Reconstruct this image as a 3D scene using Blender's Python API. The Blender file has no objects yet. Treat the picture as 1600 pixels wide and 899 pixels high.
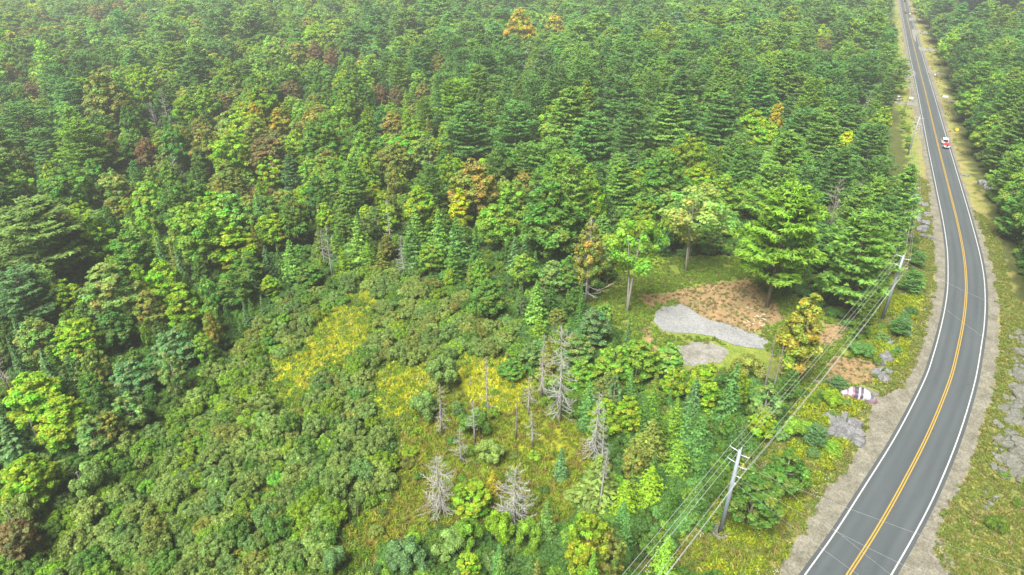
import bpy, bmesh, math, random
import numpy as np
from mathutils import Vector, Matrix

R_ = np.random.RandomState(7)
rnd = random.Random(11)
SC = bpy.context.scene
COL = SC.collection
rad = math.radians

# ------------------------------------------------------------------ camera
CAM_H, PITCH, FPX = 71.0, rad(29.9), 1000.0
cam = bpy.data.cameras.new('camera'); cam.sensor_width = 36; cam.lens = 36*FPX/1600
cam.clip_start = 0.5; cam.clip_end = 9000
camo = bpy.data.objects.new('camera', cam); COL.objects.link(camo)
camo.location = (0, 0, CAM_H); camo.rotation_euler = (math.pi/2-PITCH, 0, 0)
SC.camera = camo
# ------------------------------------------------------------------ sky, sun, exposure
SUN_EL, SUN_AZ = rad(58), rad(215)        # azimuth clockwise from +Y: behind and left of the camera
w = bpy.data.worlds.new('World'); SC.world = w; w.use_nodes = True
nt = w.node_tree; nt.nodes.clear()
sky = nt.nodes.new('ShaderNodeTexSky'); sky.sky_type = 'NISHITA'; sky.sun_disc = False
sky.sun_elevation = SUN_EL; sky.sun_rotation = SUN_AZ; sky.dust_density = 3.0; sky.air_density = 1.0; sky.ozone_density = 1.0
bg = nt.nodes.new('ShaderNodeBackground'); bg.inputs[1].default_value = 0.15
wo = nt.nodes.new('ShaderNodeOutputWorld')
bw = nt.nodes.new('ShaderNodeRGBToBW'); hs = nt.nodes.new('ShaderNodeMix'); hs.data_type = 'RGBA'; hs.inputs['Factor'].default_value = .6
nt.links.new(sky.outputs[0], bw.inputs[0]); nt.links.new(sky.outputs[0], hs.inputs['A']); nt.links.new(bw.outputs[0], hs.inputs['B']); nt.links.new(hs.outputs['Result'], bg.inputs[0])   # thin overcast; nt.links.new(bg.outputs[0], wo.inputs[0])
sl = bpy.data.lights.new('sun', 'SUN'); sl.energy = 1.0; sl.angle = rad(40); sl.color = (1, 0.96, 0.89)
so = bpy.data.objects.new('sun', sl); COL.objects.link(so)
sd = Vector((math.sin(SUN_AZ)*math.cos(SUN_EL), math.cos(SUN_AZ)*math.cos(SUN_EL), math.sin(SUN_EL)))
so.rotation_euler = sd.to_track_quat('Z', 'Y').to_euler(); so.location = (0, 0, 120)
SC.view_settings.view_transform = 'Standard'; SC.view_settings.look = 'None'
SC.view_settings.exposure = 3.88; SC.view_settings.gamma = 1
cy = SC.cycles
cy.max_bounces = 8; cy.diffuse_bounces = 6; cy.glossy_bounces = 2; cy.transmission_bounces = 3; cy.volume_bounces = 1
cy.transparent_max_bounces = 6; cy.use_denoising = True; cy.denoiser = 'OPENIMAGEDENOISE'; cy.denoising_input_passes = 'RGB_ALBEDO_NORMAL'

# ------------------------------------------------------------------ image <-> world helpers
CP, SP = math.cos(PITCH), math.sin(PITCH)
def hash2(ix, iy, s):
    v = np.sin(ix*127.1+iy*311.7+s*74.7)*43758.5453
    return v-np.floor(v)
def vnoise(x, y, s=0):
    x = np.asarray(x, float); y = np.asarray(y, float)
    ix, iy = np.floor(x), np.floor(y); fx, fy = x-ix, y-iy
    fx = fx*fx*(3-2*fx); fy = fy*fy*(3-2*fy)
    a = hash2(ix, iy, s); b = hash2(ix+1, iy, s); c = hash2(ix, iy+1, s); d = hash2(ix+1, iy+1, s)
    return (a*(1-fx)+b*fx)*(1-fy)+(c*(1-fx)+d*fx)*fy
def ray(px, py, z=0.0):
    X = px-800.0; Y = 449.5-py
    dz = Y*CP-FPX*SP; dy = FPX*CP+Y*SP
    k = (CAM_H-z)/-dz
    return X*k, dy*k, k
def proj(x, y, z):
    d = y*CP+(CAM_H-z)*SP
    u = y*SP-(CAM_H-z)*CP
    d = np.maximum(d, 0.1)
    return 800+x/d*FPX, 449.5-u/d*FPX, d
def catmull(pts, n=12):
    P = np.array(pts, float); P = np.vstack([2*P[0]-P[1], P, 2*P[-1]-P[-2]]); out = []
    for i in range(1, len(P)-2):
        for t in np.arange(n)/n:
            a, b, c, d = P[i-1:i+3]
            out.append(.5*((2*b)+(-a+c)*t+(2*a-5*b+4*c-d)*t*t+(-a+3*b-3*c+d)*t**3))
    out.append(P[-2]); return np.array(out)
def edge_fn(pts):
    """road edges traced as (x, y) of the photograph; straight on beyond both ends"""
    c = catmull(pts); o = np.argsort(c[:, 1]); c = c[o]
    def f(py):
        py = np.asarray(py, float)
        v = np.interp(py, c[:, 1], c[:, 0])
        s0 = (pts[1][0]-pts[0][0])/(pts[1][1]-pts[0][1]); s1 = (pts[-1][0]-pts[-2][0])/(pts[-1][1]-pts[-2][1])
        v = np.where(py < pts[0][1], pts[0][0]+(py-pts[0][1])*s0, v)
        return np.where(py > pts[-1][1], pts[-1][0]+(py-pts[-1][1])*s1, v)
    return f
LINE_L = edge_fn([(1405.6,0),(1419.5,75),(1435,150),(1449,225),(1464.3,300),(1473.5,345),(1480.0,390),(1481.3,430),(1479.5,462),(1472.4,502),(1459,553),(1442,600),(1399,683),(1346,768),(1303,835),(1257.4,899)])
LINE_R = edge_fn([(1416.9,0),(1437.5,75),(1459.6,150),(1481.5,225),(1504,300),(1518.5,350),(1531.5,400),(1537.5,435),(1539.3,469),(1538.2,502),(1534,536),(1522.5,600),(1497.5,683),(1463,768),(1429,835),(1392.4,899)])
SH_L = edge_fn([(1403,0),(1413.5,75),(1424.5,150),(1440,225),(1451.5,300),(1457,350),(1461.6,400),(1460,450),(1451.5,500),(1436,550),(1416,600),(1376,622),(1362,650),(1352,683),(1321.6,735),(1293,768),(1252,835),(1215,899)])
SH_R = edge_fn([(1419.5,0),(1442,75),(1467.5,150),(1487,225),(1510.6,300),(1528,350),(1546,400),(1556,450),(1560,500),(1559,550),(1553,600),(1528,683),(1509,735),(1495.5,768),(1476,800),(1462,830),(1464,862),(1480,899)])
def world_at(fn, yw, z=0.0):
    _, py, _ = proj(0, yw, z)
    x, y, _ = ray(fn(py), py, z); return x
YROWS = np.concatenate([np.arange(22, 130, 1.2), np.arange(130, 300, 3), np.arange(300, 800, 10), np.arange(800, 2200, 100)])
def corridor_x(yw):
    return world_at(SH_L, yw), world_at(SH_R, yw)
CX = np.array([corridor_x(y) for y in YROWS])
def side(x, y):
    """metres outside the road bed: negative inside, first value left of it, second right of it"""
    l = np.interp(y, YROWS, CX[:, 0]); r = np.interp(y, YROWS, CX[:, 1])
    return l-x, x-r
def smooth(a, b, x):
    t = np.clip((x-a)/(b-a), 0, 1); return t*t*(3-2*t)
def terrain(x, y):
    x = np.asarray(x, float); y = np.asarray(y, float)
    l, r = side(x, y); l = l*.75; r = r*.75
    out = np.maximum(l, r)
    h = -0.08-0.9*smooth(8, 30, l)+1.6*smooth(4, 16, r)+0.8*smooth(16, 60, r)
    far = smooth(140, 320, y)
    h = h+(vnoise(x/60, y/60, 3)-.5)*7*far*smooth(12, 60, out)
    h = h+(vnoise(x/7, y/7, 5)-.5)*.5*smooth(1, 6, out)
    h = h+26*smooth(700, 900, y)*smooth(8, 60, out)
    return h
def on_ground(px, py):
    z = 0.0
    for _ in range(6):
        x, y, _k = ray(px, py, z); z = float(terrain(x, y))
    return float(x), float(y), z
def top_at(px, py, h):
    z = 0.0
    for _ in range(6):
        x, y, k = ray(px, py, z+h); z = float(terrain(x, y))
    return float(x), float(y), z, float(k)
def poly_w(pts):
    return np.array([ray(a, b, -.5)[:2] for a, b in pts])
def inside(P, x, y):
    x = np.asarray(x, float); y = np.asarray(y, float); c = np.zeros(x.shape, bool)
    j = len(P)-1
    for i in range(len(P)):
        xi, yi = P[i]; xj, yj = P[j]
        m = ((yi > y) != (yj > y)) & (x < (xj-xi)*(y-yi)/((yj-yi)+1e-12)+xi)
        c ^= m; j = i
    return c
SHRUBS = poly_w([(-200,760),(150,715),(235,665),(300,610),(345,560),(410,510),(440,470),(505,455),(540,430),(610,425),(700,455),(770,480),(815,520),(830,560),(790,575),(720,570),(690,620),(655,650),(630,700),(610,780),(560,830),(600,900),(620,1000),(-300,1000)])
BOG = poly_w([(655,650),(700,590),(790,575),(840,590),(880,640),(925,690),(905,790),(890,830),(700,830),(640,840),(560,830),(610,780),(630,700)])
MEADOWS = [poly_w(p) for p in (
    [(500,490),(545,478),(582,500),(580,520),(555,545),(560,560),(500,570),(478,622),(448,612),(428,590),(430,560),(482,548),(490,520)],
    [(555,455),(592,448),(592,470),(570,476)],
    [(588,588),(625,572),(670,572),(672,600),(655,640),(590,640)],
    [(708,560),(760,560),(815,566),(822,600),(800,640),(770,640),(720,610)],
    [(790,640),(835,650),(905,660),(930,700),(915,735),(860,720),(800,700),(775,690)])]
BROWNS = [poly_w(p) for p in (
    [(620,640),(668,640),(690,690),(668,740),(640,800),(560,850),(530,850),(580,800),(620,760),(628,700)],
    [(540,800),(620,790),(650,830),(600,870),(530,870)],
    [(1090,850),(1220,800),(1230,880),(1190,905),(1000,905),(1030,870)])]
CLEARING = poly_w([(905,470),(955,440),(990,395),(1060,400),(1160,398),(1225,450),(1300,500),(1350,560),(1352,600),(1290,625),(1180,600),(1060,588),(1015,560),(960,520)])
DIRTS = [poly_w(p) for p in (
    [(1035,455),(1110,440),(1170,430),(1215,470),(1225,500),(1180,520),(1120,505),(1060,475)],
    [(995,458),(1045,455),(1050,470),(1010,478)],
    [(1015,500),(1025,540),(1050,560),(1045,585),(1005,560),(1000,520)],
    [(1260,500),(1325,515),(1300,545),(1262,540)],
    [(1300,560),(1370,570),(1380,600),(1330,605),(1280,600)])]
PADS = [poly_w(p) for p in ([(1017,503),(1025,484),(1045,473),(1070,475),(1100,494),(1150,508),(1198,527),(1200,548),(1150,543),(1110,529),(1070,524),(1040,522)], [(1040,568),(1050,543),(1085,531),(1130,537),(1190,544),(1240,573),(1215,594),(1150,580),(1110,570),(1075,576)])]
LANE = poly_w([(1190,545),(1230,570),(1290,590),(1370,612),(1380,640),(1350,632),(1300,605),(1230,600),(1180,590)])
CORRIDOR = poly_w([(1000,910),(1060,850),(1100,800),(1120,760),(1195,690),(1235,640),(1285,600),(1340,545),(1375,470),(1400,410),(1395,360),(1415,300),(1415,230),(1400,160),(1398,120),(1396,60),(1397,10),(1399,-20),(1405,-20),(1470,300),(1480,500),(1400,700),(1230,910)])
RIGHT_OPEN = poly_w([(1408,-60),(1432,12),(1440,30),(1448,60),(1466,78),(1470,110),(1478,135),(1490,180),(1497,210),(1510,260),(1530,300),(1552,345),(1565,400),(1585,470),(1640,500),(1720,700),(1720,1000),(1380,1000),(1500,700),(1500,300)])

# ------------------------------------------------------------------ materials
def mat(name, col=(.5,.5,.5), rough=.7, metal=0., noise=None, bump=0., scale=8., coord='Object', spec=.5):
    """noise = second colour mixed in by a noise texture"""
    m = bpy.data.materials.new(name); m.use_nodes = True; n = m.node_tree.nodes; L = m.node_tree.links
    b = n['Principled BSDF']; b.inputs['Roughness'].default_value = rough; b.inputs['Metallic'].default_value = metal
    b.inputs['Specular IOR Level'].default_value = spec
    b.inputs['Base Color'].default_value = (*col, 1)
    tc = n.new('ShaderNodeTexCoord')
    if noise is not None:
        nz = n.new('ShaderNodeTexNoise'); nz.inputs['Scale'].default_value = scale; nz.inputs['Detail'].default_value = 6; nz.inputs['Roughness'].default_value = .65
        L.new(tc.outputs[coord], nz.inputs['Vector'])
        cr = n.new('ShaderNodeValToRGB'); cr.color_ramp.elements[0].position = .35; cr.color_ramp.elements[1].position = .68
        cr.color_ramp.elements[0].color = (*col, 1); cr.color_ramp.elements[1].color = (*noise, 1)
        L.new(nz.outputs['Fac'], cr.inputs[0]); L.new(cr.outputs[0], b.inputs['Base Color'])
        if bump:
            bp = n.new('ShaderNodeBump'); bp.inputs['Strength'].default_value = bump; bp.inputs['Distance'].default_value = .1
            L.new(nz.outputs['Fac'], bp.inputs['Height']); L.new(bp.outputs[0], b.inputs['Normal'])
    return m
def leaf_mat(name, trans=.55, rough=.55):
    m = bpy.data.materials.new(name); m.use_nodes = True; n = m.node_tree.nodes; L = m.node_tree.links
    b = n['Principled BSDF']; b.inputs['Roughness'].default_value = rough; b.inputs['Specular IOR Level'].default_value = .3
    a = n.new('ShaderNodeAttribute'); a.attribute_type = 'INSTANCER'; a.attribute_name = 'tint'
    t = n.new('ShaderNodeAttribute'); t.attribute_type = 'GEOMETRY'; t.attribute_name = 'tone'
    mx = n.new('ShaderNodeMix'); mx.data_type = 'RGBA'; mx.blend_type = 'MULTIPLY'; mx.inputs['Factor'].default_value = 1
    L.new(a.outputs['Color'], mx.inputs['A']); L.new(t.outputs['Color'], mx.inputs['B'])
    L.new(mx.outputs['Result'], b.inputs['Base Color'])
    tr = n.new('ShaderNodeBsdfTranslucent'); L.new(mx.outputs['Result'], tr.inputs['Color'])
    ms = n.new('ShaderNodeMixShader'); ms.inputs[0].default_value = trans
    L.new(b.outputs[0], ms.inputs[1]); L.new(tr.outputs[0], ms.inputs[2]); L.new(ms.outputs[0], n['Material Output'].inputs['Surface'])
    return m
M = {}
M['leaf'] = leaf_mat('leaves')
M['bark'] = mat('bark', (.10,.085,.07), .9, noise=(.17,.15,.13), bump=.4, scale=6)
M['white_bark'] = mat('white_bark', (.42,.40,.36), .8, noise=(.22,.2,.18), bump=.2, scale=5)
M['dead_wood'] = mat('dead_wood', (.20,.196,.188), .9, noise=(.31,.305,.295), bump=.2, scale=7)
M['dark_dead'] = mat('dark_dead_wood', (.15,.13,.115), .9, noise=(.24,.21,.19), bump=.2, scale=7)
M['rock'] = mat('rock', (.085,.088,.095), .9, noise=(.18,.18,.185), bump=.9, scale=2.2)
M['pale_rock'] = mat('pale_rock', (.07,.078,.058), .9, noise=(.155,.15,.135), bump=.9, scale=2.6)
M['steel_pole'] = mat('steel_pole', (.20,.235,.28), .5, .1, noise=(.25,.285,.33), scale=1.2)
M['wood_pole'] = mat('wood_pole', (.14,.12,.10), .85, noise=(.22,.2,.18), scale=3)
M['wire'] = mat('wire', (.36,.38,.38), .35, .2)
M['insulator'] = mat('insulator', (.45,.47,.48), .4, .1)
M['cullet'] = mat('galvanised_ring', (.3,.31,.32), .5, .6, noise=(.4,.4,.4), scale=4)
M['white_paint'] = mat('white_paint', (.78,.78,.77), .3)
M['black_rubber'] = mat('black_rubber', (.02,.02,.02), .8)
M['dark_glass'] = mat('dark_glass', (.02,.025,.03), .12)
M['red_cloth'] = mat('red_cover', (.55,.03,.04), .7, noise=(.42,.02,.03), scale=3)
M['black_plastic'] = mat('black_plastic', (.015,.015,.017), .35)
M['red_lens'] = mat('red_lens', (.4,.01,.01), .3)
M['clear_lens'] = mat('clear_lens', (.6,.6,.58), .2)
M['chrome'] = mat('chrome', (.5,.5,.5), .25, .9)
M['dark_paint'] = mat('dark_paint', (.03,.035,.045), .3)
M['grey_paint'] = mat('grey_paint', (.22,.22,.23), .35)
M['tan_paint'] = mat('tan_paint', (.5,.47,.4), .4)
M['yellow_sign'] = mat('yellow_sign', (.75,.62,.01), .4)
M['teal_sign'] = mat('teal_sign', (.05,.28,.28), .4)
M['white_sign'] = mat('white_sign', (.75,.77,.76), .4)
M['char'] = mat('charred_wood', (.02,.02,.02), .9)
M['pale_wood'] = mat('pale_wood', (.50,.42,.32), .8, noise=(.62,.56,.46), scale=5)
M['flower_white'] = mat('white_flower', (.8,.8,.76), .8)

def m_ground():
    m = bpy.data.materials.new('ground'); m.use_nodes = True; n = m.node_tree.nodes; L = m.node_tree.links
    b = n['Principled BSDF']; b.inputs['Roughness'].default_value = .95; b.inputs['Specular IOR Level'].default_value = .1
    a = n.new('ShaderNodeAttribute'); a.attribute_name = 'zone'
    tc = n.new('ShaderNodeTexCoord')
    def nz(s, lo, hi, c0, c1, prev):
        t = n.new('ShaderNodeTexNoise'); t.inputs['Scale'].default_value = s; t.inputs['Detail'].default_value = 5; t.inputs['Roughness'].default_value = .7
        L.new(tc.outputs['Object'], t.inputs['Vector'])
        r = n.new('ShaderNodeValToRGB'); r.color_ramp.elements[0].position = lo; r.color_ramp.elements[1].position = hi
        r.color_ramp.elements[0].color = (*c0, 1); r.color_ramp.elements[1].color = (*c1, 1); L.new(t.outputs['Fac'], r.inputs[0])
        x = n.new('ShaderNodeMix'); x.data_type = 'RGBA'; x.blend_type = 'MULTIPLY'; x.inputs['Factor'].default_value = 1
        L.new(prev, x.inputs['A']); L.new(r.outputs[0], x.inputs['B']); return x.outputs['Result'], t
    o, _ = nz(.35, .3, .7, (.62,.75,.6), (1.35,1.15,1.1), a.outputs['Color'])
    o, t = nz(3.0, .3, .7, (.55,.6,.5), (1.4,1.35,1.3), o)
    L.new(o, b.inputs['Base Color'])
    bp = n.new('ShaderNodeBump'); bp.inputs['Strength'].default_value = .8; bp.inputs['Distance'].default_value = .25
    L.new(t.outputs['Fac'], bp.inputs['Height']); L.new(bp.outputs[0], b.inputs['Normal'])
    return m
M['ground'] = m_ground()
def m_gravel(name, c0, c1, c2, fine=9., spread=.12):
    m = bpy.data.materials.new(name); m.use_nodes = True; n = m.node_tree.nodes; L = m.node_tree.links
    b = n['Principled BSDF']; b.inputs['Roughness'].default_value = .95; b.inputs['Specular IOR Level'].default_value = .2
    tc = n.new('ShaderNodeTexCoord')
    big = n.new('ShaderNodeTexNoise'); big.inputs['Scale'].default_value = spread; big.inputs['Detail'].default_value = 8; big.inputs['Roughness'].default_value = .7
    L.new(tc.outputs['Object'], big.inputs['Vector'])
    r = n.new('ShaderNodeValToRGB'); r.color_ramp.elements[0].position = .36; r.color_ramp.elements[1].position = .62
    r.color_ramp.elements[0].color = (*c0, 1); r.color_ramp.elements[1].color = (*c1, 1); L.new(big.outputs['Fac'], r.inputs[0])
    v = n.new('ShaderNodeTexVoronoi'); v.inputs['Scale'].default_value = fine; L.new(tc.outputs['Object'], v.inputs['Vector'])
    r2 = n.new('ShaderNodeValToRGB'); r2.color_ramp.elements[0].color = (*c2, 1); r2.color_ramp.elements[1].color = (1.25,1.25,1.25,1)
    L.new(v.outputs['Color'], r2.inputs[0])
    x = n.new('ShaderNodeMix'); x.data_type = 'RGBA'; x.blend_type = 'MULTIPLY'; x.inputs['Factor'].default_value = 1
    L.new(r.outputs[0], x.inputs['A']); L.new(r2.outputs[0], x.inputs['B']); L.new(x.outputs['Result'], b.inputs['Base Color'])
    bp = n.new('ShaderNodeBump'); bp.inputs['Strength'].default_value = .5; bp.inputs['Distance'].default_value = .05
    L.new(v.outputs['Distance'], bp.inputs['Height']); L.new(bp.outputs[0], b.inputs['Normal'])
    return m
M['shoulder'] = m_gravel('shoulder_gravel', (.112,.107,.084), (.19,.182,.148), (.62,.6,.58), 5, .4)
M['pad'] = m_gravel('crushed_stone', (.19,.196,.198), (.23,.236,.238), (.55,.55,.55), 6, .3)
M['lane'] = m_gravel('pale_lane', (.125,.12,.095), (.22,.215,.20), (.7,.7,.7), 5, .5)
def m_asphalt():
    m = bpy.data.materials.new('asphalt'); m.use_nodes = True; n = m.node_tree.nodes; L = m.node_tree.links
    b = n['Principled BSDF']; b.inputs['Roughness'].default_value = .8; b.inputs['Specular IOR Level'].default_value = .3
    uv = n.new('ShaderNodeUVMap'); uv.uv_map = 'along'
    sx = n.new('ShaderNodeSeparateXYZ'); L.new(uv.outputs[0], sx.inputs[0])
    # wheel tracks worn paler across each lane (u runs 0..1 across the road)
    ramp = n.new('ShaderNodeValToRGB'); cr = ramp.color_ramp
    stops = [(0,.92),(.10,1.0),(.17,1.14),(.25,.96),(.37,1.12),(.47,.94),(.5,.9),(.53,.94),(.63,1.12),(.75,.96),(.83,1.14),(.9,1.0),(1,.92)]
    while len(cr.elements) < len(stops): cr.elements.new(.5)
    for e, (p, v) in zip(cr.elements, stops): e.position = p; e.color = (.055*v, .066*v, .073*v, 1)
    L.new(sx.outputs[0], ramp.inputs[0])
    mp = n.new('ShaderNodeMapping'); mp.inputs['Scale'].default_value = (6, .05, 1); L.new(uv.outputs[0], mp.inputs[0])
    nz = n.new('ShaderNodeTexNoise'); nz.inputs['Scale'].default_value = 1.; nz.inputs['Detail'].default_value = 6; L.new(mp.outputs[0], nz.inputs['Vector'])
    r2 = n.new('ShaderNodeValToRGB'); r2.color_ramp.elements[0].position = .3; r2.color_ramp.elements[1].position = .75
    r2.color_ramp.elements[0].color = (.86,.86,.86,1); r2.color_ramp.elements[1].color = (1.13,1.12,1.1,1); L.new(nz.outputs['Fac'], r2.inputs[0])
    x = n.new('ShaderNodeMix'); x.data_type = 'RGBA'; x.blend_type = 'MULTIPLY'; x.inputs['Factor'].default_value = 1
    L.new(ramp.outputs[0], x.inputs['A']); L.new(r2.outputs[0], x.inputs['B'])
    # transverse cracks: a wavy dark line every ~9 m
    tc = n.new('ShaderNodeTexCoord'); wn = n.new('ShaderNodeTexNoise'); wn.inputs['Scale'].default_value = .35; wn.inputs['Detail'].default_value = 4
    L.new(tc.outputs['Object'], wn.inputs['Vector'])
    ma = n.new('ShaderNodeMath'); ma.operation = 'MULTIPLY_ADD'; ma.inputs[1].default_value = 16.; L.new(wn.outputs['Fac'], ma.inputs[0]); L.new(sx.outputs[1], ma.inputs[2])
    md = n.new('ShaderNodeMath'); md.operation = 'PINGPONG'; md.inputs[1].default_value = 8.5; L.new(ma.outputs[0], md.inputs[0])
    lt = n.new('ShaderNodeMapRange'); lt.inputs['From Min'].default_value = .03; lt.inputs['From Max'].default_value = .09; L.new(md.outputs[0], lt.inputs['Value'])
    cr2 = n.new('ShaderNodeValToRGB'); cr2.color_ramp.elements[0].color = (.66,.66,.66,1); cr2.color_ramp.elements[1].color = (1,1,1,1); L.new(lt.outputs[0], cr2.inputs[0])
    y = n.new('ShaderNodeMix'); y.data_type = 'RGBA'; y.blend_type = 'MULTIPLY'; y.inputs['Factor'].default_value = 1
    L.new(x.outputs['Result'], y.inputs['A']); L.new(cr2.outputs[0], y.inputs['B'])
    g = n.new('ShaderNodeTexNoise'); g.inputs['Scale'].default_value = 12; g.inputs['Detail'].default_value = 3; L.new(tc.outputs['Object'], g.inputs['Vector'])
    r3 = n.new('ShaderNodeValToRGB'); r3.color_ramp.elements[0].color = (.85,.85,.85,1); r3.color_ramp.elements[1].color = (1.15,1.15,1.15,1); L.new(g.outputs['Fac'], r3.inputs[0])
    z = n.new('ShaderNodeMix'); z.data_type = 'RGBA'; z.blend_type = 'MULTIPLY'; z.inputs['Factor'].default_value = 1
    L.new(y.outputs['Result'], z.inputs['A']); L.new(r3.outputs[0], z.inputs['B']); L.new(z.outputs['Result'], b.inputs['Base Color'])
    return m
M['asphalt'] = m_asphalt()
M['line_white'] = mat('line_white', (.42,.42,.41), .6, noise=(.30,.30,.295), scale=2)
M['line_yellow'] = mat('line_yellow', (.36,.235,.03), .6, noise=(.27,.18,.035), scale=2)

# ------------------------------------------------------------------ object helpers
def link(o): COL.objects.link(o); return o
def mesh_from(name, V, F, mats=(), tone=None, smooth_=False):
    me = bpy.data.meshes.new(name)
    V = np.asarray(V, np.float32)
    if isinstance(F, np.ndarray):
        k = F.shape[1]; nf = len(F)
        me.vertices.add(len(V)); me.vertices.foreach_set('co', V.ravel())
        me.loops.add(nf*k); me.loops.foreach_set('vertex_index', F.astype(np.int32).ravel())
        me.polygons.add(nf); me.polygons.foreach_set('loop_start', np.arange(0, nf*k, k, dtype=np.int32))
        me.polygons.foreach_set('loop_total', np.full(nf, k, np.int32))
        me.update(calc_edges=True)
    else:
        me.from_pydata([tuple(map(float, v)) for v in V], [], [tuple(int(i) for i in f) for f in F]); me.update()
    for m in mats: me.materials.append(m)
    if tone is not None:
        a = me.attributes.new('tone', 'FLOAT_COLOR', 'POINT')
        c = np.ones((len(V), 4), np.float32); c[:, :3] = tone; a.data.foreach_set('color', c.ravel())
    if smooth_: me.polygons.foreach_set('use_smooth', np.ones(len(me.polygons), bool))
    return me
def ob(name, me, parent=None, loc=(0,0,0), rot=(0,0,0), scl=(1,1,1), **props):
    o = bpy.data.objects.new(name, me); link(o)
    if parent is not None: o.parent = parent
    o.location = loc; o.rotation_euler = rot; o.scale = scl
    for k, v in props.items(): o[k] = v
    return o
def thing(name, label, cat, loc=(0,0,0), rotz=0, group=None):
    o = ob(name, None, None, loc, (0,0,rotz)); o['label'] = label; o['category'] = cat
    if group: o['group'] = group
    return o
class Geo:
    """collects tubes, boxes, prisms into one mesh"""
    def __init__(s): s.v = []; s.f = []
    def add(s, V, F):
        b = len(s.v); s.v += [tuple(v) for v in V]; s.f += [tuple(i+b for i in f) for f in F]; return s
    def box(s, c, d, rot=None):
        V = [Vector(((i-.5)*d[0], (j-.5)*d[1], (k-.5)*d[2])) for i in (0,1) for j in (0,1) for k in (0,1)]
        if rot: V = [rot @ v for v in V]
        V = [v+Vector(c) for v in V]
        return s.add(V, [(0,1,3,2),(4,6,7,5),(0,4,5,1),(2,3,7,6),(0,2,6,4),(1,5,7,3)])
    def tube(s, pts, rr, n=6, cap=True):
        pts = [Vector(p) for p in pts]
        if not hasattr(rr, '__len__'): rr = [rr]*len(pts)
        V = []; F = []
        for i, p in enumerate(pts):
            d = (pts[min(i+1, len(pts)-1)]-pts[max(i-1, 0)]).normalized()
            a = d.orthogonal().normalized() if i == 0 else (a-d*a.dot(d)).normalized()
            b = d.cross(a)
            V += [p+(a*math.cos(t)+b*math.sin(t))*rr[i] for t in (2*math.pi*k/n for k in range(n))]
        for i in range(len(pts)-1):
            for k in range(n):
                F.append((i*n+k, i*n+(k+1) % n, (i+1)*n+(k+1) % n, (i+1)*n+k))
        if cap: F.append(tuple(range(n))[::-1]); F.append(tuple((len(pts)-1)*n+k for k in range(n)))
        return s.add(V, F)
    def prism(s, prof, x0, x1, inset=0.):
        """profile in (y, z) swept along x"""
        n = len(prof); V = [(x0, y, z) for y, z in prof]+[(x1, y, z) for y, z in prof]
        F = [tuple(range(n)), tuple(range(2*n-1, n-1, -1))]+[(i, i+n, (i+1) % n+n, (i+1) % n) for i in range(n)]
        return s.add(V, F)
    def mesh(s, name, *m, smooth_=False): return mesh_from(name, s.v, s.f, m, smooth_=smooth_)
def bevel(me, w=.03, seg=2):
    bm = bmesh.new(); bm.from_mesh(me); bmesh.ops.recalc_face_normals(bm, faces=bm.faces)
    bmesh.ops.bevel(bm, geom=bm.edges[:], offset=w, segments=seg, affect='EDGES', clamp_overlap=True); bm.to_mesh(me); bm.free(); return me

# ------------------------------------------------------------------ ground
def axis(a, b, step, lo, hi):
    mid = list(np.arange(a, b, step)); out = []; s = step; x = a
    while x > lo: s *= 1.22; x -= s; out.append(x)
    pre = out[::-1]; out = []; s = step; x = mid[-1]
    while x < hi: s *= 1.22; x += s; out.append(x)
    return np.array(pre+mid+out)
gx = axis(-110, 150, 1.25, -3800, 150.1); gx = np.concatenate([gx[gx < 150], axis(150, 470, 3.5, 150, 3800)]); gx = np.unique(gx[(gx > -4e3)])
gy = axis(38, 260, 1.25, -2600, 260.1); gy = np.concatenate([gy[gy < 260], axis(260, 820, 6, 260, 4000)]); gy = np.unique(gy)
GX, GY = np.meshgrid(gx, gy)
GZ = terrain(GX, GY)
for_c = dict(forest=(.07,.085,.03), shrub=(.065,.095,.022), grass=(.16,.21,.045), meadow=(.33,.34,.02), brown=(.12,.115,.02), dirt=(.225,.165,.10), verge=(.20,.21,.08), dry=(.22,.19,.10), bog=(.12,.17,.02))
jx = GX+(vnoise(GX/2.2, GY/2.2, 11)-.5)*3.2; jy = GY+(vnoise(GX/2.2, GY/2.2, 12)-.5)*3.2
zc = np.empty(GX.shape+(3,)); zc[:] = for_c['forest']
def put(mask, c): zc[mask] = c
put(inside(SHRUBS, jx, jy), for_c['shrub'])
put(inside(BOG, jx, jy), for_c['bog'])
put(inside(CORRIDOR, jx, jy), for_c['grass']); put(inside(CLEARING, jx, jy), for_c['grass']); put(inside(RIGHT_OPEN, jx, jy), (.19,.19,.07))
for P in BROWNS: put(inside(P, jx, jy), for_c['brown'])
for P in MEADOWS[:4]: put(inside(P, jx+(vnoise(GX/3, GY/3, 97)-.5)*4, jy+(vnoise(GX/3, GY/3, 98)-.5)*4), for_c['meadow'])
put(inside(MEADOWS[4], jx, jy), (.20,.225,.02))
for P in DIRTS: put(inside(P, jx, jy), for_c['dirt'])
sl_, sr_ = side(jx, jy)
so_ = np.maximum(sl_, sr_)
put((so_ < 2.2) & (so_ > -60) & (GY < 1500), for_c['verge']); put((so_ < .7) & (GY < 1500), for_c['dry'])
nx, ny = len(gx), len(gy)
idx = np.arange(nx*ny).reshape(ny, nx)
F = np.stack([idx[:-1, :-1], idx[:-1, 1:], idx[1:, 1:], idx[1:, :-1]], -1).reshape(-1, 4)
gme = mesh_from('ground', np.stack([GX, GY, GZ], -1).reshape(-1, 3), F, (M['ground'],), smooth_=True)
a = gme.attributes.new('zone', 'FLOAT_COLOR', 'POINT'); c = np.ones((nx*ny, 4), np.float32); c[:, :3] = zc.reshape(-1, 3); a.data.foreach_set('color', c.ravel())
ob('ground', gme, kind='structure')

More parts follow.
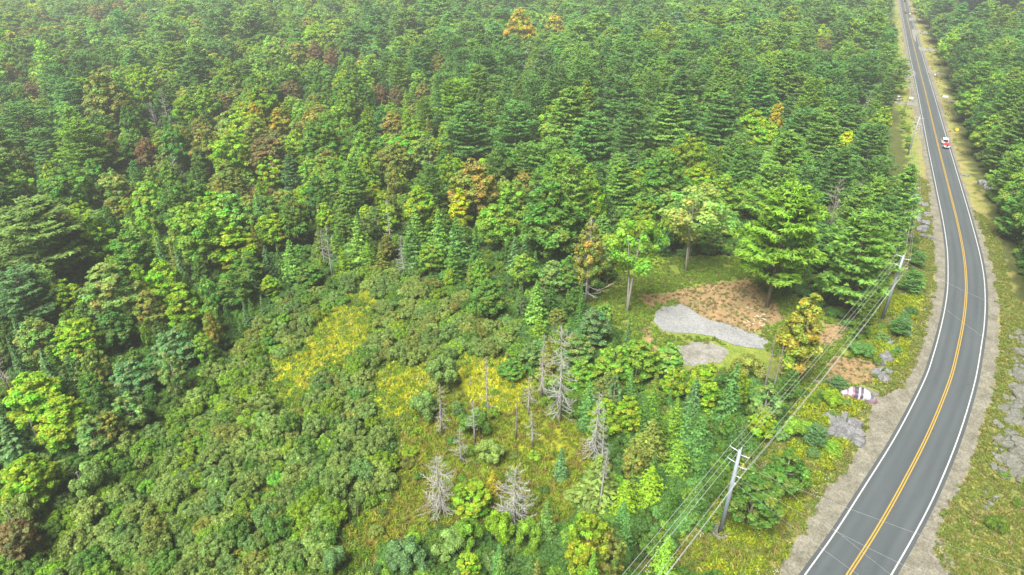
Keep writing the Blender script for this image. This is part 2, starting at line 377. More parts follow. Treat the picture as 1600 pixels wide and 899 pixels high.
def strip(name, xl, xr, z, m, ncol=1, uv=False, zf=None):
    rows = len(YROWS); V = []; UV = []
    s = np.concatenate([[0], np.cumsum(np.hypot(np.diff((xl+xr)/2), np.diff(YROWS)))])
    for i, y in enumerate(YROWS):
        for k in range(ncol+1):
            t = k/ncol; V.append((xl[i]*(1-t)+xr[i]*t, y, z)); UV.append((t, s[i]))
    F = [(i*(ncol+1)+k, i*(ncol+1)+k+1, (i+1)*(ncol+1)+k+1, (i+1)*(ncol+1)+k) for i in range(rows-1) for k in range(ncol)]
    me = mesh_from(name, V, F, (m,))
    if uv:
        u = me.uv_layers.new(name='along')
        for l in me.loops: u.data[l.index].uv = UV[l.vertex_index]
    return ob(name, me, kind='structure')
Wl = np.array([world_at(LINE_L, y) for y in YROWS]); Wr = np.array([world_at(LINE_R, y) for y in YROWS])
Sl, Sr = CX[:, 0].copy(), CX[:, 1].copy()
jit = (vnoise(YROWS/2.5, YROWS*0, 21)-.5)*.9
strip('gravel_shoulder', Sl-.2+jit, Sr+.2+(vnoise(YROWS/2.5, YROWS*0+9, 22)-.5)*.9, 0.0, M['shoulder'])
# cosine of the road's heading turns a width across the road into one along x
hd = np.gradient((Wl+Wr)/2, YROWS); kx = np.sqrt(1+hd**2)
strip('road', Wl-.55*kx, Wr+.55*kx, .03, M['asphalt'], 2, True)
strip('edge_line', Wl-.09*kx, Wl+.09*kx, .036, M['line_white'])
strip('edge_line', Wr-.09*kx, Wr+.09*kx, .036, M['line_white'])
Wc = (Wl+Wr)/2
strip('centre_line', Wc-.24*kx, Wc-.07*kx, .036, M['line_yellow'])
strip('centre_line', Wc+.07*kx, Wc+.24*kx, .036, M['line_yellow'])

def sheet(name, pts, m, lift=.05, jitter=.25, **pr):
    """a flat patch laid over the terrain, outline traced at its place"""
    c = catmull(pts+[pts[0]], 10)[:-1]
    P = np.array([on_ground(a, b)[:2] for a, b in c])
    ctr = P.mean(0)
    dirn = P-ctr
    amp = (vnoise(P[:, 0]*1.3, P[:, 1]*1.3, 31)-.5)*jitter*2
    P = P+dirn/np.linalg.norm(dirn, axis=1)[:, None]*amp[:, None]
    lo, hi = P.min(0), P.max(0); st = .7
    xs = np.arange(lo[0], hi[0]+st, st); ys = np.arange(lo[1], hi[1]+st, st)
    bm = bmesh.new()
    vs = [bm.verts.new((x, y, float(terrain(x, y))+lift)) for x, y in P]
    es = [bm.edges.new((vs[i], vs[(i+1) % len(vs)])) for i in range(len(vs))]
    bmesh.ops.triangle_fill(bm, edges=es, use_beauty=True)
    for ax, arr in ((0, xs), (1, ys)):
        for v in arr:
            no = (1,0,0) if ax == 0 else (0,1,0); co = (v,0,0) if ax == 0 else (0,v,0)
            bmesh.ops.bisect_plane(bm, geom=bm.verts[:]+bm.edges[:]+bm.faces[:], plane_co=co, plane_no=no)
    for v in bm.verts: v.co.z = float(terrain(v.co.x, v.co.y))+lift
    bmesh.ops.recalc_face_normals(bm, faces=bm.faces)
    for f in bm.faces:
        if f.normal.z < 0: f.normal_flip()
    me = bpy.data.meshes.new(name); bm.to_mesh(me); bm.free(); me.materials.append(m)
    o = ob(name, me)
    for k, v in pr.items(): o[k] = v
    return o
sheet('gravel_pad', [(1021,503),(1027,486),(1045,476),(1068,478),(1100,497),(1150,512),(1195,530),(1196,545),(1150,540),(1110,526),(1070,521),(1040,519)], M['pad'], .10, kind='structure')
sheet('gravel_pad', [(1044,566),(1052,545),(1085,533),(1125,540),(1140,552),(1128,564),(1105,568),(1075,572)], M['lane'], .07, .6, kind='structure')
sheet('dirt_lane', [(1235,575),(1300,592),(1345,604),(1385,618),(1400,640),(1360,646),(1330,620),(1280,604),(1225,590)], M['shoulder'], .05, .6, kind='structure')
sheet('side_road', [(1395,905),(1462,826),(1478,850),(1500,905),(1540,960),(1370,960)], M['shoulder'], .10, .1, kind='structure')
for pts in ([(1400,158),(1430,161),(1430,166),(1400,162)], [(1414,117),(1427,111),(1430,118),(1416,123)],
            [(1420,28),(1440,31),(1440,34),(1422,33)], [(1424,46),(1448,50),(1452,54),(1432,54),(1431,66),(1427,60)], [(1434,74),(1470,78),(1470,81),(1440,80)], [(1450,111),(1474,115),(1474,117),(1452,115)]):
    sheet('driveway', pts, M['lane'], .12, .2, kind='structure')

# ------------------------------------------------------------------ foliage building (numpy)
def unit(v): return v/np.maximum(np.linalg.norm(v, axis=-1, keepdims=True), 1e-9)
def rsph(rs, n): return unit(rs.normal(size=(n, 3)))
def quads(rs, c, nrm, a, b, along=None):
    """one diamond-shaped leaf cluster per centre"""
    n = len(c)
    t = rsph(rs, n) if along is None else along
    nrm = unit(nrm); t = unit(t-nrm*np.sum(t*nrm, 1, keepdims=True)); s = np.cross(nrm, t)
    a = np.broadcast_to(np.asarray(a, float), (n,))[:, None]; b = np.broadcast_to(np.asarray(b, float), (n,))[:, None]
    fold = nrm*(a*.18)
    V = np.stack([c-t*a, c+s*b+fold, c+t*a, c-s*b+fold], 1).reshape(-1, 3)
    F = np.arange(n*4).reshape(n, 4); return V, F
def tone_of(rs, n, base=None, var=.16, yel=.06):
    t = np.exp(rs.normal(0, var, n))[:, None]*np.ones((1, 3))
    y = rs.normal(0, yel, n); t[:, 0] *= np.exp(y*2.2); t[:, 2] *= np.exp(-y)
    if base is not None: t = t*base
    return np.repeat(t, 4, 0)
def limb_geo(rs, g, H, R, zb, nl, r0, lean=0.06, upto=.82, forks=1):
    for k in range(forks):
        a0 = rs.uniform(0, 6.28); sp = (0.0 if forks == 1 else R*.35)
        top = Vector((math.cos(a0)*(sp+lean*H*.3), math.sin(a0)*(sp+lean*H*.3), H*upto))
        pts = [Vector((0,0,-.5)), Vector((top.x*.25+rs.normal()*.1, top.y*.25+rs.normal()*.1, H*.3)), Vector((top.x*.6, top.y*.6, H*.58)), top]
        rr = r0/(1 if forks == 1 else 1.4)
        g.tube(pts, [rr*1.25, rr*.85, rr*.55, rr*.15], 7)
        for i in range(nl):
            t = rs.uniform(.35, .95); z = zb+(H*upto-zb)*(i+.3)/nl
            f = z/(H*upto); base = Vector((top.x*f, top.y*f, z*.93))
            an = rs.uniform(0, 6.28); L = R*rs.uniform(.5, .85)*(1-.45*f)
            tip = base+Vector((math.cos(an)*L, math.sin(an)*L, L*rs.uniform(.45, .9)))
            mid = base.lerp(tip, .5)+Vector((0,0,-L*.08))
            q = rr*(.42-.22*f); g.tube([base, mid, tip], [q, q*.6, q*.15], 5)
def broad(seed, H=14, R=4., zb=.25, lobes=46, leaves=5200, leaf=.30, gap=.0, pointed=0., lob=(.17,.34), forks=1, var=.13, lobevar=.14, bark='bark'):
    rs = np.random.RandomState(seed)
    z0 = H*zb; hz = (H-z0)/2; zc_ = z0+hz
    # lobes spread evenly over an ellipsoid's shell, some inside
    i = np.arange(lobes)+.5; ph = np.arccos(1-1.85*i/lobes); th = np.pi*(1+5**.5)*i+rs.uniform(0, 6)
    d = np.stack([np.cos(th)*np.sin(ph), np.sin(th)*np.sin(ph), np.cos(ph)], 1); d = unit(d+rs.normal(0, .2, d.shape))
    rr = rs.uniform(.6, 1.1, lobes)
    lr = R*rs.uniform(lob[0], lob[1], lobes)*(1-.2*np.clip(d[:, 2], 0, 1))
    lc = d*rr[:, None]*np.array([R-R*.18, R-R*.18, hz-R*.2]); 
    if pointed: s = 1-pointed*np.clip(lc[:, 2:]/hz+.25, 0, 1.25); lc[:, :2] *= s; lr = lr*s[:, 0]**.5
    keep = rs.rand(lobes) > gap; lc, lr, d = lc[keep], lr[keep], d[keep]; lc[:, 2] += zc_
    w = lr**2; li = rs.choice(len(lc), leaves, p=w/w.sum())
    ld = unit(rsph(rs, leaves)+.55*d[li]+np.array([0, 0, .35]))
    c = lc[li]+ld*lr[li][:, None]*np.array([1.1, 1.1, .95])*rs.uniform(.55, 1.16, (leaves, 1))
    nrm = ld+np.array([0, 0, .5])+rs.normal(0, .6, (leaves, 3))
    sz = leaf*rs.uniform(.7, 1.3, leaves)
    V, F = quads(rs, c, nrm, sz, sz*.72)
    lt = np.exp(rs.normal(0, lobevar, (len(lc), 1)))*np.ones((1, 3)); y = rs.normal(0, .11, len(lc)); lt[:, 0] *= np.exp(1.6*y); lt[:, 1] *= np.exp(-.3*y)
    T = tone_of(rs, leaves, lt[li], var)
    g = Geo(); limb_geo(rs, g, H, R, z0*.8, 9, .13+H*.012, forks=forks)
    return (V, F, T), g, bark, H, R
def pine(seed, H=21, R=4.6, whorls=19, per=6, tufts=17, blades=6, zb=.16, blade=.40, irregular=.35, flat=1.0, power=.62):
    rs = np.random.RandomState(seed); C = []; N = []; A = []; T0 = []; g = Geo()
    lean = rs.normal(0, .25, 2)
    g.tube([(0,0,-.5), (lean[0]*.2, lean[1]*.2, H*.35), (lean[0]*.7, lean[1]*.7, H*.75), (lean[0], lean[1], H*.985)], [.15+H*.0125, .1+H*.0095, .11, .03], 7)
    for wv in range(whorls):
        f = (wv+rs.uniform(-.25, .25))/(whorls-.4); f = min(max(f, 0), 1); z = H*(zb+(1-zb)*f*.985)
        prof = R*((1-f)**power*.95+.06)*(1 if f > .18 else .72+f*1.5)
        for k in range(per if f < .85 else per-1):
            an = 6.283*(k/per)+wv*1.9+rs.normal(0, .22); L = prof*rs.uniform(1-irregular, 1+irregular*.45)
            rise = .10+.55*f+rs.normal(0, .05); u = np.array([math.cos(an), math.sin(an), 0.]); side_ = np.array([-u[1], u[0], 0.])
            ox = np.array([lean[0]*f, lean[1]*f, z])
            p = lambda t: ox+u*L*t+np.array([0, 0, L*(rise*t+.16*t*t)])
            if f < .93: g.tube([Vector(p(0)), Vector(p(.5)), Vector(p(.95))], [.05+.02*L*.5, .03, .012], 4)
            bt = math.exp(rs.normal(0, .13)); nt_ = max(4, int(tufts*L/R*1.1)+2)
            for q in range(nt_):
                t = rs.uniform(.28, 1.)**.8; wd = L*.40*math.sin(min(1, (1.12-t)*1.7)*1.5)
                c0 = p(t)+side_*rs.uniform(-wd, wd)+np.array([0, 0, rs.normal(0, .07)])
                dd = unit(u+side_*rs.normal(0, .6)+np.array([0, 0, .45]))
                bd = unit(rs.normal(0, .62, (blades, 3))*np.array([1, 1, .55*flat])+dd); 
                C.append(c0+bd*blade*.55); A.append(bd); N.append(rs.normal(0, .6, (blades, 3))+np.array([0, 0, 1.])); T0 += [bt]*blades
    # leader
    n = blades*5; c = np.array([lean[0], lean[1], H])+rs.normal(0, .16, (n, 3)); C.append(c); A.append(unit(rs.normal(0, .5, (n, 3))+np.array([0,0,1.]))); N.append(rsph(rs, n)); T0 += [1.]*n
    C = np.concatenate(C); A = np.concatenate(A); N = np.concatenate(N); T0 = np.array(T0)[:, None]
    V, F = quads(rs, C, N, blade*rs.uniform(.75, 1.25, len(C)), blade*.30, A)
    return (V, F, tone_of(rs, len(C), T0*np.ones((1, 3)), .17, .05)), g, 'bark', H, R
def spruce(seed, H=11, R=2., rows=30, per=8, seg=6, zb=.05, blade=.26, droop=.25, power=.9, ragged=.15, width=.30):
    rs = np.random.RandomState(seed); C = []; N = []; A = []; T0 = []; g = Geo()
    g.tube([(0,0,-.4), (0,0,H*.5), (0,0,H*.99)], [.08+H*.011, .05+H*.006, .015], 6)
    for r in range(rows):
        f = r/(rows-1); z = H*(zb+(1-zb)*f*.97); prof = R*((1-f)**power)+.10
        m = max(3, int(per*(.5+.5*(1-f))))
        for k in range(m):
            an = 6.283*k/m+r*2.4+rs.normal(0, .2); L = prof*rs.uniform(1-ragged*2, 1+ragged)
            u = np.array([math.cos(an), math.sin(an), 0.]); side_ = np.array([-u[1], u[0], 0.])
            bt = math.exp(rs.normal(0, .13)); s = max(2, int(seg*L/R+1)); bl = 3
            for q in range(s):
                t = (q+rs.uniform(.2, .9))/s; wd = width*L*(1.15-t)+.06
                c0 = np.array([0, 0, z])+u*L*t+np.array([0, 0, -droop*L*t+(.28*L*t*t)+rs.normal(0, .04)])
                for b_ in range(bl):
                    C.append(c0+side_*rs.uniform(-wd, wd)); A.append(unit(u+side_*rs.normal(0, .7)+np.array([0, 0, -.1])))
                    N.append(np.array([u[0]*.5, u[1]*.5, .9])+rs.normal(0, .35, 3)); T0.append(bt*(1.08 if t > .7 else .98))
    for q in range(10): C.append(np.array([0, 0, H-q*.06])+rs.normal(0, .04, 3)); A.append(np.array([0, 0, 1.])); N.append(rsph(rs, 1)[0]); T0.append(1.05)
    C = np.array(C); A = np.array(A); N = np.array(N); T0 = np.array(T0)[:, None]
    V, F = quads(rs, C, N, blade*rs.uniform(.8, 1.3, len(C)), blade*.42, A)
    return (V, F, tone_of(rs, len(C), T0*np.ones((1, 3)), .14, .04)), g, 'bark', H, R
def dead_geo(seed, H=9, R=2., n=60, droop=.2, bias=None):
    rs = np.random.RandomState(seed); g = Geo(); b = Geo()
    g.tube([(0,0,-.3), (.05,0,H*.5), (.1,.05,H)], [.08+H*.013, .05+H*.008, .02], 6)
    for i in range(n):
        f = .12+.85*i/n; an = rs.uniform(0, 6.28) if bias is None else rs.normal(bias, 1.0); L = R*((1-f)**.7+.12)*rs.uniform(.6, 1.15)
        u = Vector((math.cos(an), math.sin(an), 0)); z = H*f; dz = -droop*L
        p0 = Vector((.1*f, 0, z)); p1 = p0+u*L*.5+Vector((0,0,dz*.5)); p2 = p0+u*L+Vector((0,0,dz*.4+L*rs.uniform(0, .25)))
        b.tube([p0, p1, p2], [.055, .04, .018], 4, False)
        sd_ = Vector((-u.y, u.x, 0))
        for k in range(3):
            t = rs.uniform(.35, .95); q = p0.lerp(p2, t); s = rs.choice([-1, 1]); l = L*rs.uniform(.2, .42)
            b.tube([q, q+sd_*s*l+u*l*.6+Vector((0,0,l*rs.uniform(-.3,.4)))], [.03, .012], 3, False)
    return g, b, H, R
def shrub_(seed, leaves=3000, leaf=.12, R=2., H=2.6, lobes=42):
    rs = np.random.RandomState(seed); th = rs.uniform(0, 6.28, lobes); r = R*np.sqrt(rs.uniform(0, 1, lobes))*.72
    z = H*(1-.55*(r/R)**2)*rs.uniform(.5, .82, lobes); lr = R*rs.uniform(.15, .31, lobes)*(15/lobes)**.2
    lc = np.stack([np.cos(th)*r, np.sin(th)*r, np.maximum(z, lr*.5)], 1)
    w = lr**2; li = rs.choice(lobes, leaves, p=w/w.sum()); ld = unit(rsph(rs, leaves)+np.array([0, 0, .5])+.4*unit(lc[li]-np.array([0,0,H*.3])))
    c = lc[li]+ld*lr[li][:, None]*rs.uniform(.7, 1.1, (leaves, 1)); c[:, 2] = np.maximum(c[:, 2], .06)
    sz = leaf*rs.uniform(.65, 1.35, leaves); V, F = quads(rs, c, ld+np.array([0,0,.4])+rs.normal(0, .65, (leaves, 3)), sz, sz*.7)
    lt = np.exp(rs.normal(0, .12, (lobes, 1)))*np.ones((1, 3))
    g = Geo()
    for k in range(6):
        t = lc[k]; g.tube([(0,0,-.2), (t[0]*.4, t[1]*.4, t[2]*.5), tuple(t)], [.05, .035, .015], 4)
    return (V, F, tone_of(rs, leaves, lt[li], .22, .04)), g, 'bark', H, R

LIB = {}     # kind -> list of (crown mesh, trunk mesh, joined mesh, H, R)
def lib(kind, res):
    (V, F, T), g, bark, H, R = res
    cm = mesh_from(kind+'_crown', V, F, (M['leaf'],), T); tm = g.mesh(kind+'_trunk', M[bark], smooth_=True)
    nv = len(V); gv = np.array(g.v); fl = []
    for f in g.f:
        if len(f) == 4: fl.append(f)
        elif len(f) == 3: fl.append((f[0], f[1], f[2], f[2]))
    fl = [f for f in fl if len(set(f)) == 4]
    JV = np.vstack([V, gv]); JF = np.vstack([F, np.array(fl)+nv]); JT = np.vstack([T, np.ones((len(gv), 3))])
    jm = mesh_from(kind+'_whole', JV, JF, (M['leaf'], M[bark]), JT)
    jm.polygons.foreach_set('material_index', np.concatenate([np.zeros(len(F), np.int32), np.ones(len(fl), np.int32)]))
    LIB.setdefault(kind, []).append((cm, tm, jm, H, R))
for s in range(5): lib('maple', broad(100+s, 14, 4., lobes=170+s*12, leaves=11500, leaf=.19, var=.2, gap=.10, pointed=(.15,.3,.45,.25,.35)[s], lob=(.08,.19), lobevar=.16, zb=.14))
for s in range(3): lib('maple_tall', broad(120+s, 14, 2.6, zb=.12, lobes=120, leaves=8000, leaf=.175, lob=(.12,.27), pointed=.4, gap=.1, var=.19))
for s in range(4): lib('aspen', broad(140+s, 12, 2.8, zb=.15, lobes=130, leaves=8200, leaf=.14, lob=(.09,.22), pointed=.35, gap=.12, var=.22, bark='white_bark'))
for s in range(2): lib('open_maple', broad(160+s, 15, 4., zb=.40, lobes=70, leaves=3400, leaf=.2, gap=.25, lob=(.12,.26), forks=3, bark='white_bark'))
for s in range(6): lib('pine', pine(200+s, power=(.62,.5,.42,.7,.36,.48)[s], zb=(.16,.25,.3,.1,.35,.2)[s], irregular=(.35,.3,.45,.35,.4,.5)[s], whorls=(19,17,15,20,14,16)[s], R=(4.6,4.6,5.,4.3,5.,4.8)[s]))
for s in range(2): lib('old_pine', pine(220+s, 19, 6.0, whorls=16, per=6, tufts=26, zb=.30, irregular=.45, blade=.42))
for s in range(4): lib('spruce', spruce(240+s))
for s in range(4): lib('tamarack', spruce(260+s, 11, 2.1, rows=34, per=8, blade=.21, droop=.0, power=.75, ragged=.3, width=.42, seg=7))
for s in range(5): lib('shrub', shrub_(300+s))
for s in range(3): lib('bush', shrub_(320+s, 9000, .15, 3., 5.0, 34))
for s in range(4): lib('far_maple', broad(400+s, 14, 4., lobes=90, leaves=3400, leaf=.36, lob=(.12,.26), pointed=(.1,.3,.2,.4)[s], zb=.15))
for s in range(6): lib('far_pine', pine(420+s, whorls=(13,12,11,14,10,12)[s], per=6, tufts=9, blades=4, blade=.74, power=(.62,.5,.4,.7,.34,.48)[s], zb=(.16,.25,.3,.1,.35,.2)[s], irregular=(.35,.3,.45,.35,.4,.5)[s]))
for s in range(3): lib('far_spruce', spruce(440+s, rows=16, per=6, seg=3, blade=.5))

TINT = dict(OT=('orange-tinted olive',(.185,.20,.03)), YY=('bright yellow',(.27,.31,.012)), YG=('bright yellow-green',(.145,.235,.016)), LG=('light green',(.125,.22,.025)), MG=('mid green',(.075,.155,.024)),
            DG=('dark green',(.055,.125,.026)), PG=('deep pine green',(.082,.180,.046)), PL=('soft light green',(.122,.225,.042)), BG=('bluish green',(.085,.165,.062)), GG=('grey-green',(.115,.190,.052)),
            OL=('olive green',(.145,.175,.035)), OR=('orange-tinged',(.17,.16,.035)), RD=('reddish',(.13,.09,.042)), BR=('brownish',(.14,.125,.048)), YO=('golden yellow',(.24,.225,.02)), SA=('sage green',(.142,.205,.050)))
KINDS = dict(maple=('maple_tree','leafy tree','broadleaf tree'), maple_tall=('maple_tree','slender leafy tree','broadleaf tree'), aspen=('aspen_tree','airy aspen-like tree','aspen'), open_maple=('maple_tree','open-crowned leafy tree','broadleaf tree'),
             pine=('pine_tree','tiered pine','pine'), old_pine=('pine_tree','old spreading pine','pine'), spruce=('spruce_tree','narrow pointed spruce','spruce'), tamarack=('conifer_tree','feathery soft conifer','conifer'), shrub=('shrub','rounded shrub','shrub'))
for q_ in TINT: TINT[q_] = (TINT[q_][0], tuple(v*f for v, f in zip(TINT[q_][1], (1.50,1.52,1.42))))
def vary(t, s=.12):
    b = math.exp(rnd.gauss(0, s)); y = rnd.gauss(0, s*.6)
    return (t[0]*b*math.exp(y), t[1]*b, t[2]*b*math.exp(-y*.5))
def make_tree(kind, x, y, z, H, R, tint, label, parts=True, group=None, rot=None, far=False, var=None):
    """one tree or shrub: an Empty at its foot with trunk and crown, or one mesh where the photo shows no parts"""
    k2 = kind
    if far: k2 = {'maple':'far_maple','maple_tall':'far_maple','aspen':'far_maple','open_maple':'far_maple','pine':'far_pine','old_pine':'far_pine','spruce':'far_spruce','tamarack':'far_spruce','shrub':'shrub'}[kind]
    if (R/H > .62 or (R/H > .36 and H < 8 and kind == 'aspen')) and k2 in ('maple','maple_tall','aspen'): k2 = 'bush'
    cm, tm, jm, H0, R0 = LIB[k2][rnd.randrange(len(LIB[k2])) if var is None else var]
    s = (R/R0, R/R0, H/H0); name, _, cat = KINDS[kind]
    rz = rnd.uniform(0, 6.283) if rot is None else rot
    if kind != 'shrub': tint = tuple(v*1.15 for v in tint)
    if parts:
        t = ob(name, None, None, (x, y, z), (0, 0, rz)); 
        ts = min(s[0], .8) if kind in ('maple', 'maple_tall', 'aspen') else min(s[0], 1.1)
        ob('trunk' if kind != 'shrub' else 'stems', tm, t, scl=(ts, ts, s[2]))
        ob('crown' if kind != 'shrub' else 'foliage', cm, t, scl=s, tint=tint)
    else:
        t = ob(name, jm, None, (x, y, z), (0, 0, rz), s, tint=tint)
    t['label'] = label; t['category'] = cat
    if group: t['group'] = group
    return t

